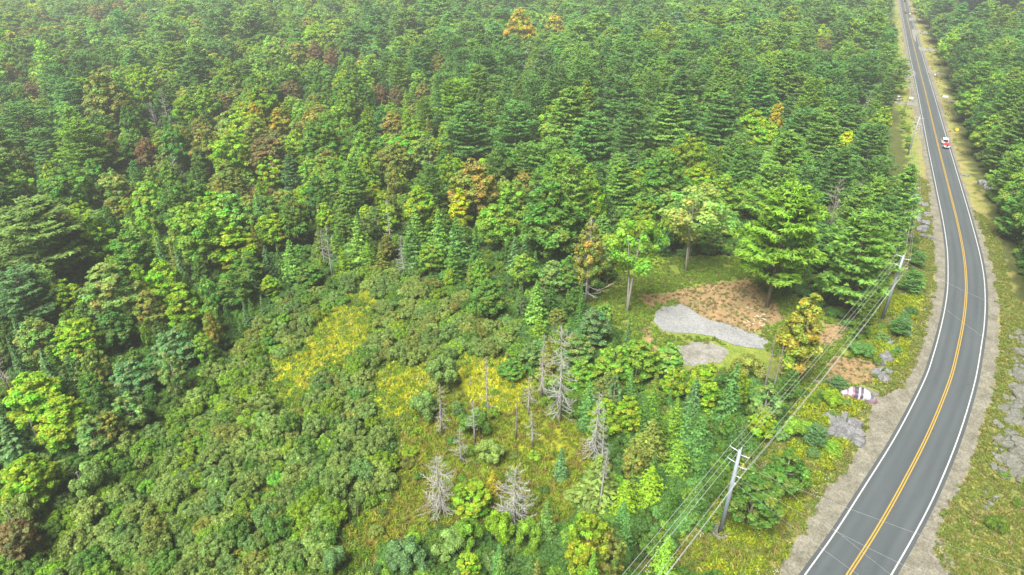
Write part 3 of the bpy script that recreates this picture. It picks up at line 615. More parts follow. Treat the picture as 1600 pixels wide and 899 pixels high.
# ------------------------------------------------------------------ trees picked out one by one from the photograph
# kind, apex x, apex y, crown width in photo pixels, height m, tint, label, (foot x, foot y) where the foot is seen
NAMED = [
 ('open_maple', 985,338,92,None,'LG','leafy tree on two pale leaning trunks at the left edge of the clearing',(980,488)),
 ('open_maple',1082,290,112,None,'SA','spreading pale tree on several white trunks behind the clearing',(1072,425)),
 ('old_pine',1215,290,150,None,'LG','big yellow-green pine with thick bare trunk above the orange dirt',(1198,480)),
 ('pine',1328,332,124,None,'PL','wide full pine between the big clearing pine and the second steel pole',(1316,488)),
 ('pine',1432,424,38,5.5,'PG','young dark pine beside the road shoulder right of the second steel pole',None),
 ('pine',1412,500,34,4.0,'PG','small bushy pine at the foot of the second steel pole',None),
 ('pine',1438,395,26,4.0,'PG','small pine squeezed between the second steel pole top and the road',None),
 ('maple_tall',1240,455,66,13,'OT','tall yellow-olive tree with an orange tint standing alone right of the gravel pad',(1232,600)),
 ('maple_tall',718,293,38,13,'YY','vivid yellow tree standing out in the middle of the forest',None),
 ('maple',778,312,68,14,'LG','rounded light green tree right of the vivid yellow tree',None),
 ('maple',862,274,112,16,'MG','broad dull green tree with domed crown behind the leafless clearing snag',None),
 ('maple_tall',845,334,48,12,'OL','green tree with reddish top beside the tall leafless snag',None),
 ('pine',895,138,112,27,'PL','tallest pale pine towering over the middle of the forest',None),
 ('pine',930,178,84,22,'PG','pine just right of the tallest pale pine',None),
 ('pine',806,160,84,22,'PG','dense pine left of the tallest pale pine',None),
 ('pine',728,162,78,21,'PG','tiered pine behind the orange-tinged maple',None),
 ('pine',1050,150,84,22,'PL','pale pine in the middle of the pine stand',None),
 ('pine',1136,148,86,23,'PG','dark layered pine left of the bright yellow-green patch of maples',None),
 ('pine',975,118,70,21,'PG','pine behind and between the two tallest pale pines',None),
 ('pine',990,160,70,21,'PG','round-topped pine in front of the pine stand',None),
 ('pine',1235,205,94,22,'PL','light pine in front of the golden orange tree',None),
 ('pine',1220,260,88,20,'PL','yellow-tipped pine behind the big clearing pine',None),
 ('pine',975,250,70,18,'PL','pale pine standing right behind the leafless clearing snag',None),
 ('pine',1300,180,80,20,'PL','pale pine right of the golden orange tree',None),
 ('pine',1370,195,66,18,'PG','pine near the road verge opposite the white car',None),
 ('pine',1352,290,66,17,'PL','green pine beside the power line above the dead grey bushes',None),
 ('pine',1262,262,60,18,'PG','dark pine left of the dead grey bushes',None),
 ('pine',1320,235,70,18,'PG','dark pine behind the dead grey bushes',None),
 ('pine',1410,92,44,16,'PL','light pine overhanging the verge below the white wooden pole',None),
 ('maple',1218,155,26,16,'YO','golden orange tree rising from the pine stand',None),
 ('maple',1180,168,50,13,'YG','bright yellow-green maple left of the golden orange tree',None),
 ('maple',1205,190,44,12,'YG','low bright yellow-green maple below the golden orange tree',None),
 ('maple',1328,202,36,12,'YY','yellow-green maple patch inside the pines near the road',None),
 ('maple',1384,165,34,12,'YG','yellowish maple behind the verge near the left driveway',None),
 ('maple',738,246,84,14,'OR','orange-tinged maple with speckled crown above the vivid yellow tree',None),
 ('maple',818,262,34,12,'OR','small orange-brown tree right of the speckled orange-tinged maple',None),
 ('maple',700,240,34,13,'YG','yellow-green crown just left of the speckled orange-tinged maple',None),
 ('maple',795,280,60,13,'LG','light green tree right of the speckled orange-tinged maple',None),
 ('maple',1000,262,64,13,'YG','yellow-green maple behind the pale many-trunked tree',None),
 ('maple',1100,252,58,12,'YG','vivid green feathery maple above the pale many-trunked tree',None),
 ('maple',1135,272,62,13,'LG','light green maple right above the pale many-trunked tree',None),
 ('maple',1180,275,62,12,'LG','pale green maple left behind the big clearing pine',None),
 ('maple',1045,232,90,15,'MG','domed dull green tree behind the yellow-green maple of the clearing',None),
 ('maple',898,398,56,8,'MG','rounded green tree at the foot of the leafless clearing snag',None),
 ('maple',354,203,68,14,'YG','bright lime green maple with full crown left of the brown tree',None),
 ('maple',412,207,66,14,'BR','brown-leaved tree right of the bright lime green maple',None),
 ('maple',445,212,52,12,'YG','lime green maple right of the brown-leaved tree',None),
 ('maple',420,240,48,11,'YG','low lime green tree below the brown-leaved tree',None),
 ('pine',450,242,44,15,'BG','soft bluish pine below the brown-leaved tree',None),
 ('pine',545,247,54,17,'PL','pale pine in a gap above the row of narrow spruces',None),
 ('maple',505,315,34,10,'YG','small vivid green tree left of the pale gap pine',None),
 ('maple',612,220,60,14,'OL','olive green domed tree behind the pale gap pine',None),
 ('aspen',660,212,44,15,'SA','thin tree with pale branching trunk behind the spruces',None),
 ('aspen',612,250,28,14,'OL','narrow yellowish tree with a bare lower trunk',None),
 ('pine',122,190,92,20,'LG','yellowish layered pine at the left of the forest',None),
 ('pine',22,163,72,20,'PG','layered dark pine at the far left of the forest',None),
 ('pine',60,200,60,16,'PG','pine between the far left pine and the yellowish layered pine',None),
 ('maple',222,213,38,13,'RD','small red tree in the left forest',None),
 ('maple',375,62,24,14,'YG','lime crown in the far left forest',None),
 ('maple',490,62,26,15,'RD','left one of the two red crowns in the far forest',None),
 ('maple',516,73,24,14,'RD','right one of the two red crowns in the far forest',None),
 ('maple',592,128,28,13,'RD','dark red tree beside the pale hollow of the middle forest',None),
 ('maple',617,132,24,13,'BR','brown tree right of the dark red tree in the middle forest',None),
 ('maple',660,128,26,12,'OR','small orange-red tree in the middle forest',None),
 ('maple',612,172,40,12,'OR','rust-tinged maple in front of the dark red tree',None),
 ('maple',432,167,36,13,'YO','golden-topped maple above the brown-leaved tree',None),
 ('maple',450,124,34,12,'BR','pale brown crown in the upper left forest',None),
 ('maple',345,142,34,12,'BR','dull brown crown in the left forest',None),
 ('maple',44,126,26,12,'RD','reddish crown at the far left of the forest',None),
 ('maple',12,98,26,12,'OR','orange-pink crown at the left edge of the far forest',None),
 ('maple',146,5,24,14,'OR','orange crown at the top left of the far forest',None),
 ('maple',188,0,22,14,'RD','rusty crown at the top of the far forest',None),
 ('maple',812,10,52,15,'YO','yellow-topped tree in the far middle forest',None),
 ('maple',868,18,34,14,'YO','yellow-orange crown right of the far yellow-topped tree',None),
 ('maple',1291,55,24,15,'BR','pinkish brown dying crown in the far pine stand',None),
 ('maple',215,103,52,14,'YG','olive lime crown in the left forest',None),
 ('maple',285,145,44,13,'YG','vivid green crown in the left forest',None),
 ('maple',150,105,70,15,'OL','wide olive green crown in the left forest',None),
 ('maple',300,308,98,15,'LG','wide light green tree above the white-trunked birch side of the forest',None),
 ('maple',352,298,74,15,'PL','soft green tree right of the wide light green tree',None),
 ('maple_tall',330,300,60,14,'YG','yellow-green slender tree in front of the soft green tree',None),
 ('maple',420,330,54,11,'YG','bright green feathery tree behind the marsh edge',None),
 ('maple',20,265,54,14,'LG','light green domed tree at the left edge of the picture',None),
 ('maple',90,255,80,14,'MG','dense green tree below the yellowish layered pine',None),
 ('maple',170,265,62,13,'SA','yellow-flecked sage tree below the small red tree',None),
 ('maple',225,280,54,13,'LG','light green tree below the sage tree in the left forest',None),
 ('maple',125,333,80,13,'YG','bright yellowish maple right of the old grey-green pine',None),
 ('maple',88,325,38,12,'BR','orange-brown crown behind the old grey-green pine',None),
 ('old_pine',38,318,170,20,'GG','old spreading grey-green pine with bare lower limbs at the left edge',None),
 ('pine',18,425,100,14,'BG','soft bluish pine below the old grey-green pine',None),
 ('maple',192,358,68,12,'MG','deep green tree between the old pine and the yellow pair',None),
 ('maple',245,402,56,13,'YG','upper one of the pair of bright yellow-green trees left of the marsh',None),
 ('maple_tall',278,440,56,12,'YG','lower one of the pair of bright yellow-green trees left of the marsh',None),
 ('aspen',160,408,92,12,'SA','birch with a slanting white trunk in the left forest',None),
 ('aspen',225,452,50,11,'OL','thin yellow-brown tree with bare branches beside the bright pair',None),
 ('maple',45,498,66,11,'SA','pale yellowing flat-topped tree at the left',None),
 ('maple',110,495,76,11,'YG','green tree with pointed top left of the dark hollow',None),
 ('maple',90,438,60,10,'YG','lime green tree under the old grey-green pine',None),
 ('maple',40,582,92,10,'YG','vivid lime maple above the lower left corner',None),
 ('maple',85,620,86,10,'YG','second vivid lime maple just right of the first one',None),
 ('spruce',62,545,40,11,'BG','blue-green spruce with a brown dead tip at the left',None),
 ('spruce',98,585,34,9,'BG','second blue-green spruce with a brown tip at the left',None),
 ('spruce',2,650,60,10,'BG','bluish spruce cut by the left edge',None),
 ('maple',165,485,66,10,'DG','dark green dense tree below the white-trunked birch',None),
 ('aspen',262,512,66,9,'BG','tall silvery willow at the marsh edge',None),
 ('aspen',195,560,66,9,'BG','silvery green tree left of the tall silvery willow',None),
 ('aspen',190,615,60,8,'GG','grey-green tree at the left side of the shrub marsh',None),
 ('aspen',135,650,60,8,'GG','grey-green leafy tree right of the second vivid lime maple',None),
 ('maple',160,640,46,8,'OL','reddish-topped small tree at the left marsh edge',None),
 ('maple',30,715,86,8,'YG','dark and lime green tree in the lower left',None),
 ('aspen',128,722,60,7,'GG','thin birch with a white stem in the lower left marsh',None),
 ('aspen',20,770,56,7,'SA','pale birch with a white stem near the lower left corner',None),
 ('maple',10,815,60,7,'BR','orange-brown bush-like tree in the lower left corner',None),
 ('aspen',355,422,60,8,'MG','round green tree at the top left of the marsh',None),
 ('aspen',380,392,56,9,'MG','dense green tree above the marsh edge',None),
 ('maple',418,430,32,6,'YG','small vivid green tree at the top edge of the marsh',None),
 ('maple',353,428,30,6,'YG','small bright green tree beside the dark hollow above the marsh',None),
 ('spruce',388,422,32,8,'BG','pale blue spruce above the marsh',None),
 ('maple_tall',358,350,70,13,'YG','yellow-green tree with drooping leaf tufts above the marsh',None),
 ('spruce',243,370,22,11,'BG','narrow bluish spruce behind the bright yellow-green pair',None),
 ('spruce',272,382,22,10,'BG','second narrow bluish spruce behind the bright yellow-green pair',None),
 ('tamarack',450,375,44,11,'PL','soft green tamarack above the top of the marsh',None),
 ('maple',480,410,44,6,'MG','low green tree at the tip of the meadow',None),
 ('tamarack',532,384,26,8,'YG','leftmost of the small pointed conifers at the head of the meadow',None),
 ('tamarack',573,377,26,9,'LG','tallest of the small pointed conifers at the head of the meadow',None),
 ('spruce',593,380,26,8,'OL','dark-tipped one of the small pointed conifers at the head of the meadow',None),
 ('tamarack',556,338,50,14,'PL','tall pale tamarack behind the small pointed conifers',None),
 ('tamarack',640,345,44,13,'PG','left one of the three tall soft conifers',None),
 ('tamarack',684,328,50,15,'PL','middle one of the three tall soft conifers',None),
 ('tamarack',712,338,46,14,'PG','right one of the three tall soft conifers',None),
 ('spruce',743,352,32,13,'DG','dark narrow spruce below the rounded light green tree',None),
 ('tamarack',706,385,36,9,'MG','green cedar-like tree in front of the dark narrow spruce',None),
 ('maple',672,380,44,8,'LG','yellowish leafy tree in front of the three tall soft conifers',None),
 ('spruce',805,370,34,11,'BG','left one of two pale blue-green spruces in front of the domed tree',None),
 ('spruce',820,372,34,10,'BG','right one of two pale blue-green spruces in front of the domed tree',None),
 ('aspen',818,394,46,10,'LG','yellow-green birch with pale forked stem above the marsh',None),
 ('spruce',837,392,24,9,'PG','slim dark spruce behind the yellow-green birch',None),
 ('spruce',840,438,46,11,'PL','pale grey-green fir with open trunk at the marsh edge',None),
 ('spruce',863,442,36,9,'DG','dark fir right of the pale grey-green fir',None),
 ('aspen',866,406,50,9,'GG','grey-green willow-like tree above the two firs',None),
 ('maple',760,434,60,6,'MG','spreading green low tree above the alder thicket',None),
 ('aspen',930,480,62,8,'BG','soft bluish willow left of the clearing',None),
 ('aspen',905,520,52,8,'GG','grey-green willow below the soft bluish willow',None),
 ('aspen',917,334,50,None,'OL','thin yellowish leaves around the top of the pale clearing snag',(917,474)),
 ('aspen',960,538,66,9,'LG','light yellow-green aspen at the lower left of the clearing',None),
 ('aspen',1000,528,70,9,'LG','wide light green aspen below the fire pit',None),
 ('aspen',1056,572,40,8,'YG','yellowish aspen below the pale gravel',None),
 ('maple_tall',1106,570,54,10,'YG','brightest lime tree just below the pale gravel lane',None),
 ('spruce',1090,590,38,9,'BG','bluish spruce left of the brightest lime tree',None),
 ('spruce',1153,568,48,13,'PG','tall dark spruce right of the brightest lime tree',None),
 ('aspen',1175,555,56,6,'OL','scrubby reddish bush-tree at the end of the gravel pad',None),
 ('aspen',1205,600,54,8,'GG','grey willow beside the power line corridor',None),
 ('maple_tall',985,618,46,8,'YG','yellow-green sapling tree in the swamp thicket',None),
 ('maple',950,625,60,7,'YG','vivid green leafy tree right of the leaning grey snag',None),
 ('tamarack',1030,632,36,10,'MG','dark cedar with a pinkish tip in the swamp thicket',None),
 ('tamarack',1060,620,40,10,'LG','yellow-tipped cedar in the swamp thicket',None),
 ('spruce',1078,632,34,9,'PG','bluish cedar beside the yellow-tipped cedar',None),
 ('tamarack',1022,655,62,9,'OL','broad olive cedar with a brown tip',None),
 ('tamarack',1100,650,50,9,'PG','dark cedar left of the near steel power pole',None),
 ('tamarack',1065,688,44,7,'LG','bright green cedar beside the power wires',None),
 ('tamarack',1020,728,52,7,'YG','bright cedar with golden tip under the power wires',None),
 ('tamarack',980,750,44,7,'YG','bright green cedar left of the golden-tipped cedar',None),
 ('aspen',993,690,40,8,'OL','pale stemmed small aspen above the bright cedars',None),
 ('spruce',938,712,78,9,'SA','grey half-dead spruce with a bare brown top',None),
 ('maple',735,760,66,5,'YG','bright green bushy maple between the two silver snags',None),
 ('tamarack',770,735,30,5,'YO','small yellow-green cedar left of the right silver snag',None),
 ('tamarack',727,748,26,4.5,'OL','small olive cedar behind the bright bushy maple',None),
 ('aspen',730,812,52,6,'LG','left one of three yellow-green aspens near the bottom edge',None),
 ('aspen',778,800,58,6.5,'YG','middle one of three yellow-green aspens near the bottom edge',None),
 ('aspen',826,812,50,6,'LG','right one of three yellow-green aspens near the bottom edge',None),
 ('aspen',700,830,60,5,'GG','grey-green bush-tree left of the yellow-green aspen clump',None),
 ('aspen',630,845,70,5,'BG','silvery willow near the bottom edge',None),
 ('aspen',520,855,44,5,'BG','dark silvery willow at the bottom of the marsh',None),
 ('spruce',660,872,26,4,'BG','small blue spruce cut by the bottom edge',None),
 ('aspen',690,555,56,7,'GG','tall grey-green willow in the middle of the golden meadow',None),
 ('aspen',660,610,50,6,'GG','grey-green willow below the golden meadow strip',None),
 ('maple',800,560,46,5,'MG','green bush-tree at the right of the golden meadow',None),
 ('spruce',878,700,28,6,'BG','small blue-green spruce right of the weedy meadow',None),
 ('aspen',765,690,50,4,'SA','fluffy pale willow above the right silver snag',None),
 ('aspen',740,640,56,5,'MG','green willow behind the slim grey snag',None),
 ('aspen',1190,735,92,5,'MG','broad dark willow beside the near steel pole',None),
 ('aspen',1240,705,72,4.5,'MG','round dark willow in the power line corridor',None),
 ('pine',1280,668,42,4,'BG','small bluish pine below the flat rock outcrop',None),
 ('maple',1252,655,50,4,'LG','light leafy sapling above the round dark willow',None),
 ('tamarack',1303,688,34,2.5,'LG','small bright sapling right of the small bluish pine',None),
 ('maple',1300,612,40,3,'YG','bright green sapling beside the painted boulder',None),
 ('pine',1312,590,30,2.5,'BG','small blue-green pine near the upper rocks',None),
 ('maple',1350,535,40,3,'PG','low dark green bush-tree left of the rocks',None),
 ('maple',1555,785,0,3,'MG','',None),
]
keep = []   # what the photograph shows of each: centre, top, width, foot of the part in view
hand = []   # (x, y, R) of what stands already
landmarks = []  # (px, py, phrase)
def solve_h(x, y, z, py):
    lo, hi = 1., 45.
    for _ in range(30):
        m = (lo+hi)/2; q = proj(x, y, z+m)[1]
        if q > py: lo = m
        else: hi = m
    return (lo+hi)/2
NAMED = [t for t in NAMED if t[3] > 0]
for kind, px, py, wd, H, tn, label, foot in NAMED:
    if foot: x, y, z = on_ground(*foot); H = solve_h(x, y, z, py)
    else:
        x, y, z, _k = top_at(px, py, H); R = wd*_k/2
        if kind != 'old_pine' and R > 3.2: H = max(H, min((2.2 if kind == 'pine' else 2.55)*R, 28)); x, y, z, _k = top_at(px, py, H)
    d = proj(x, y, z+H*.6)[2]; R = wd*d/FPX/2*1.06
    make_tree(kind, x, y, z, H, R, tuple(v*(1.22 if foot else 1.06) for v in vary(TINT[tn][1], .05)), label)
    q1 = proj(x, y, z+H*.45); keep.append((px, py, wd, float(q1[1]), y))
    hand.append((x, y, R)); landmarks.append((px, py+wd*.4, label, kind))

# ------------------------------------------------------------------ leafless snags: trunk and every branch a piece of its own
def branch_mesh(seed, up=.2):
    rs = np.random.RandomState(seed); g = Geo()
    P = [Vector((0,0,0)), Vector((.35,rs.normal()*.03,-.08)), Vector((.72,rs.normal()*.05,-.06)), Vector((1.,rs.normal()*.06,up))]
    g.tube(P, [.027, .021, .016, .008], 4, False)
    for k in range(6):
        t = .25+.7*k/6; i = min(int(t*3), 2); q = P[i].lerp(P[i+1], t*3-i); s = 1 if k % 2 else -1; l = (1.1-t)*rs.uniform(.28, .5)
        g.tube([q, q+Vector((l*.7, s*l*.55, rs.uniform(-.05,.1))), q+Vector((l, s*l*.95, rs.uniform(-.02,.22)))], [.015, .012, .006], 3, False)
    return g
BR = [branch_mesh(i, u).mesh('snag_branch', M['dead_wood']) for i, u in ((1,.12),(2,.2),(3,.05),(4,.28))]
BRD = [branch_mesh(i, u).mesh('snag_branch_dark', M['dark_dead']) for i, u in ((5,.15),(6,.25))]
def snag(foot, apex, wd, label, nb=44, lo=.12, droop=0, dark=False, shape=.7, group=None, lean=None):
    x, y, z = on_ground(*foot); H = solve_h(x, y, z, apex); d = proj(x, y, z+H*.5)[2]; R = wd*d/FPX/2
    t = thing('dead_tree', label, 'dead tree', (x, y, z), 0, group)
    g = Geo(); r0 = .07+H*.012; a = rnd.uniform(0, 6.28)
    lx, ly = rnd.gauss(0, .025)*H, rnd.gauss(0, .025)*H; r0 *= .8
    g.tube([(0,0,-.3), (lx*.2,ly*.3,H*.3), (lx*.4,ly*.7,H*.6), (lx*.8,ly,H*.85), (lx,ly,H)], [r0*1.2, r0*.85, r0*.5, .05, .015], 8)
    ob('trunk', g.mesh('snag_trunk', M['dark_dead' if dark else 'dead_wood'], smooth_=True), t)
    for i in range(nb):
        f = lo+(.97-lo)*(i+rnd.random())/nb; L = R*((1.04-f)**shape)*rnd.uniform(.65, 1.2)+.15
        L *= rnd.choice((.5, .8, 1., 1., 1.25)); w_ = rnd.uniform(.7, 1.3)*min(max(1.1, L), 2.2)
        ob('branch', rnd.choice(BRD if dark else BR), t, (lx*f*.9, ly*f*.95, H*f), (rnd.gauss(0, .2), droop+rnd.gauss(0, .18)-.3*(f > .8), i*2.4+rnd.gauss(0, .3)), (L, w_*.9, w_*.9))
    hand.append((x, y, min(R, 1.6))); keep.append(((foot[0]*.5+apex*0+foot[0]*.5), apex, wd*.8, apex+(foot[1]-apex)*(.85 if foot[1] > 500 else .6), y)); landmarks.append((apex and foot[0], (apex+foot[1])/2, label, 'snag'))
    return t
snag((690,806), 710, 80, 'bushy silver leafless tree, left one of the two at the bottom of the bog', 78, .1, .25, shape=.55)
snag((803,824), 728, 92, 'wide silver leafless tree with level branches right of the bright bushy maple', 74, .1, .1, shape=.6)
snag((742,695), 622, 34, 'slim grey snag with bare straight trunk in the middle of the bog', 26, .35, 0)
snag((762,642), 556, 26, 'thin spire snag with curled low branches below the golden meadow', 26, .12, .1)
snag((690,680), 600, 32, 'drooping grey snag left of the slim straight one', 34, .15, .5)
snag((720,722), 668, 34, 'short silver snag above the bushy silver tree', 32, .15, .2)
snag((875,660), 508, 68, 'tallest silver snag with long twisted branches in the bog', 84, .1, .25, shape=.5)
snag((846,625), 520, 34, 'slender silver snag left of the tallest one', 52, .15, .3)
snag((826,650), 588, 40, 'broken grey snag with arching top left of the tallest one', 30, .35, .3)
snag((832,700), 640, 34, 'low grey snag with hanging twigs in the weedy meadow', 24, .3, .6)
snag((928,722), 615, 54, 'leaning dense grey snag at the right of the bog', 74, .12, .5, shape=.6)
snag((940,738), 640, 34, 'thin forked snag touching the leaning dense one', 34, .2, .2)
snag((806,690), 610, 14, 'thin dark stub left of the weedy meadow', 12, .3, 0, dark=True)
snag((735,606), 588, 8, 'short grey stump standing in the golden meadow', 4, .4, 0)
snag((632,430), 368, 34, 'pale grey leafless spruce behind the alder thicket', 46, .1, .2, shape=.7)
snag((612,395), 310, 22, 'thin leafless tree behind the narrow spruces', 26, .3, 0)
snag((520,438), 352, 40, 'leafless tree with long bare stem at the head of the meadow', 26, .35, -.2)
snag((508,420), 360, 30, 'broken twin of the leafless tree at the head of the meadow', 22, .4, -.3)
snag((915,478), 340, 50, 'tall pale clearing snag with level bare branches and few leaves', 34, .12, -.1, shape=.45)
snag((247,208), 160, 30, 'silver leafless tree fanned out in the left forest', 36, .2, -.7)
snag((264,190), 138, 26, 'silver leafless spire in the left forest', 40, .2, 0)
snag((282,300), 240, 32, 'grey leafless crown between the leafy trees of the left forest', 34, .3, -.7)
snag((670,275), 215, 34, 'grey branching trunk rising behind the spruces', 22, .3, -.8)
snag((748,262), 220, 40, 'bare grey crown above the speckled orange-tinged maple', 34, .4, -.7)
snag((1320,378), 290, 64, 'right one of the dead grey bushes among the pines', 60, .1, -.7, dark=True, shape=.4)
snag((1296,360), 280, 50, 'left one of the dead grey bushes among the pines', 46, .1, -.6, dark=True, shape=.4)
snag((952,218), 195, 26, 'small bare grey treetop under the tallest pale pine', 24, .3, -.6, dark=True)
snag((1352,180), 148, 26, 'bare grey tree among the pines near the left driveway', 24, .2, -.5)
snag((820,118), 92, 16, 'bare grey tip in front of a dark pine', 20, .2, 0)
snag((1192,618), 520, 26, 'thin dark bare pole-like tree at the end of the gravel pad', 22, .3, .1, dark=True)
snag((1206,618), 540, 26, 'second thin dark bare tree at the end of the gravel pad', 20, .3, .1, dark=True)
snag((20,620), 540, 70, 'tangle of bare grey branches in the dark gap at the left edge', 44, .2, -.2, dark=True)
snag((172,500), 440, 16, 'bare white birch stem in the left forest', 8, .5, -.7)
for ft_, ap_, wd_, lb_ in (((178,515), 448, 10, 'white birch stem showing through the spreading left birch'), ((70,715), 655, 8, 'pale thin stem under the vivid lime maple on the left'),
        ((142,790), 738, 8, 'thin white birch stem in the lower left marsh'), ((40,845), 795, 8, 'short white birch stem near the lower left corner')):
    snag(ft_, ap_, wd_, lb_, 5, .6, -.7)
# top of the half-dead spruce
snag((936,800), 702, 26, 'bare brown spire topping the grey half-dead spruce', 40, .55, .2)
# ------------------------------------------------------------------ the rest of the trees, kind and colour by district
GRID = [  # 100 px squares of the photograph: letters of the kinds found there
 "mgm mga mgm mgp mmg mgs pgs pgg pgg ppg pgg ppg pgp ppg mgb pgb",
 "pmo pmg mga mya mmg mys mpt pgt ppm ppp ppg ppp ppg ppp mpb pgb",
 "pom pmo oma myo myo myy yma pym ppm pyp ppm ppp ppp ppp pmg mpg",
 "pmo myo myt myt mmt tam tas tym mpm pam amy ppp ppp ppp mpg mpg",
 "pam mag yma ams ats ttm stt stm stma mms mms ppp ppp ppp mpm mpm",
 "mps mam aam amt sta stm tma sam stam amst asty ams ppm ppm mpm mpm",
 "yms mam aam aaa aaa aaa aaa ata tsstm sstay ssttm sstm mma mma mma mma",
 "mam aam aaa aaa aaa aaa aaa aat tssta sstty sstty mta mma mma mma mma",
 "mam aaa aaa aaa aaa aam aay aya ytmt atymt sttamt mta mma mma mma mma"]
GRID = [r.split() for r in GRID]
def pick(px, py, rs):
    px, py = px+rs.normal(0, 42), py+rs.normal(0, 30)
    c = GRID[int(min(max(py, 0), 899)//100)][int(min(max(px, 0), 1599)//100)]
    k = rs.choice(list(c)); u = rs.rand()
    far_ = py < 220
    if k == 'm': return ('maple' if u < .75 else 'maple_tall'), rs.choice(['MG','LG','YG','MG','OL','DG','PL'])
    if k == 'g': return 'maple', rs.choice(['MG','LG','PL','DG','YG'])
    if k == 'y': return ('maple' if u < .7 else 'maple_tall'), rs.choice(['YG','YG','LG','YO' if u > .9 else 'YG','MG'])
    if k == 'o': return 'maple', rs.choice(['OL','SA','BR','MG','OL'])
    if k == 'r': return 'maple', rs.choice(['RD' if u < .3 else 'BR','MG','LG','LG','MG','PL'])
    if k == 'b': return 'maple', rs.choice(['DG','MG','DG'])
    if k == 'p': return 'pine', rs.choice(['PG','PL','PL','PG','BG' if u > .85 else 'PL','LG' if u < .4 else 'PG'])
    if k == 's': return 'spruce', rs.choice(['PG','BG','DG'])
    if k == 't': return 'tamarack', rs.choice(['PL','PG','MG','LG','OL'])
    return 'aspen', rs.choice(['GG','SA','LG','MG','BG'])
hx = np.array([h[0] for h in hand]); hy = np.array([h[1] for h in hand]); hr = np.array([h[2] for h in hand])
rs = np.random.RandomState(5)
cand = []   # kind, x, y, z, H, R, tint key, size in px, px, py
def in_view(px, py, m=0): return (px > -m) & (px < 1600+m) & (py > -m) & (py < 899+m)
def scatter(cell, y0, y1, test, xm=1.0):
    out = []
    for gy_ in np.arange(y0, y1, cell*.88):
        half = (gy_*CP+CAM_H*SP)*.8*1.16*xm+20
        for gx_ in np.arange(-half, half, cell):
            x = gx_+(rs.rand()-.5)*cell*.85+(int(gy_/cell) % 2)*cell*.5; y = gy_+(rs.rand()-.5)*cell*.8
            out.append((x, y))
    P = np.array(out); return P[test(P[:, 0], P[:, 1])]
def forest_ok(x, y):
    l, r = side(x, y); o = np.maximum(l, r)
    m = (o > 6.5) & ((l < 0) | (y < 150) | (l > 15))
    for P in (SHRUBS, BOG, CLEARING, CORRIDOR, RIGHT_OPEN, LANE, *MEADOWS, *BROWNS): m &= ~inside(P, x, y)
    return m
pts = np.vstack([scatter(4.6, 14, 112, forest_ok), scatter(6.2, 112, 180, forest_ok), scatter(8.0, 180, 330, forest_ok), scatter(9.6, 330, 620, forest_ok), scatter(11.5, 620, 1180, forest_ok)])
for x, y in pts:
    dd = np.hypot(hx-x, hy-y)
    l, r = side(x, y)
    z = float(terrain(x, y)); px, py, d = proj(x, y, z+10)
    k, tn = pick(float(px), float(py), rs)
    if y > 470 and x > .50*y+70: k, tn = 'spruce', 'DK'      # the dark conifer slope beyond the road
    near = d < 190
    H = {'maple': rs.uniform(12, 19), 'maple_tall': rs.uniform(11, 17), 'pine': rs.uniform(17, 25), 'spruce': rs.uniform(8, 14), 'tamarack': rs.uniform(8, 14), 'aspen': rs.uniform(8, 13)}[k]
    if tn == 'DK': H = rs.uniform(22, 30)
    swamp = x > -25 and x < 60 and y < 140
    if swamp or (y < 105): H = min(H, rs.uniform(6.5, 11.5))
    R = {'maple': H*rs.uniform(.22, .33), 'maple_tall': H*rs.uniform(.16, .22), 'pine': H*rs.uniform(.17, .29), 'spruce': H*rs.uniform(.15, .2), 'tamarack': H*rs.uniform(.15, .21), 'aspen': H*rs.uniform(.2, .28)}[k]
    R *= (1+.3*float(smooth(100, 240, y)))*rs.uniform(.82, 1.22); H *= rs.uniform(.78, 1.14)
    if y > 330: R *= 1.1
    if y > 620: R *= 1.15
    if k in ('spruce', 'tamarack') and y > 240: R *= 1.2
    if (dd < hr*.78+R*.36).any(): continue
    # keep the fixed trees near the camera in view: nothing tall right in front of them
    cand.append([k, float(x), float(y), z, H, R, tn, R*2/d*FPX, float(px), float(py)])
def clear_of(c):
    apx, apy, dd_ = proj(c[1], c[2], c[3]+c[4]*.98); half = c[7]/2
    for kx_, ky, kw, kb, kyw in keep:
        if c[2] < kyw+.5 and abs(apx-kx_) < .36*kw+.62*half and apy < kb: return False
    return True
kept = []
for c in cand:
    for sc_ in (1, .62, .4):
        q = list(c); q[4] *= sc_; q[5] *= max(sc_, .6); q[7] *= max(sc_, .6)
        if clear_of(q): kept.append(q); break
cand = kept
# shrubs of the marsh
def shrub_ok(x, y):
    m = inside(SHRUBS, x, y)
    for P in (*[q.mean(0)+(q-q.mean(0))*1.12 for q in MEADOWS], *BROWNS):
        for dy in (0, 1.5, 3., 4.2): m &= ~inside(P, x+.8*np.sin(y), y+dy)
    return m
for x, y in scatter(2.35, 14, 170, shrub_ok):
    if (np.hypot(hx-x, hy-y) < hr*.6).any(): continue
    z = float(terrain(x, y)); R = rs.uniform(1.3, 2.5); H = R*rs.uniform(.95, 1.7)
    px, py, d = proj(x, y, z+1.5)
    n = vnoise(x/9, y/9, 40)
    u = rs.rand()
    tn = 'SA' if u < .46 else 'GG' if u < .60 else 'MG' if u < .72 else 'LG' if u < .86 else 'OL' if u < .93 else 'YG'
    if py > 640 and u > .72 and n > .5: tn = 'LG' if u < .86 else 'YG'
    cand.append(['shrub', float(x), float(y), z, H, R, tn, R*2/d*FPX, float(px), float(py)])
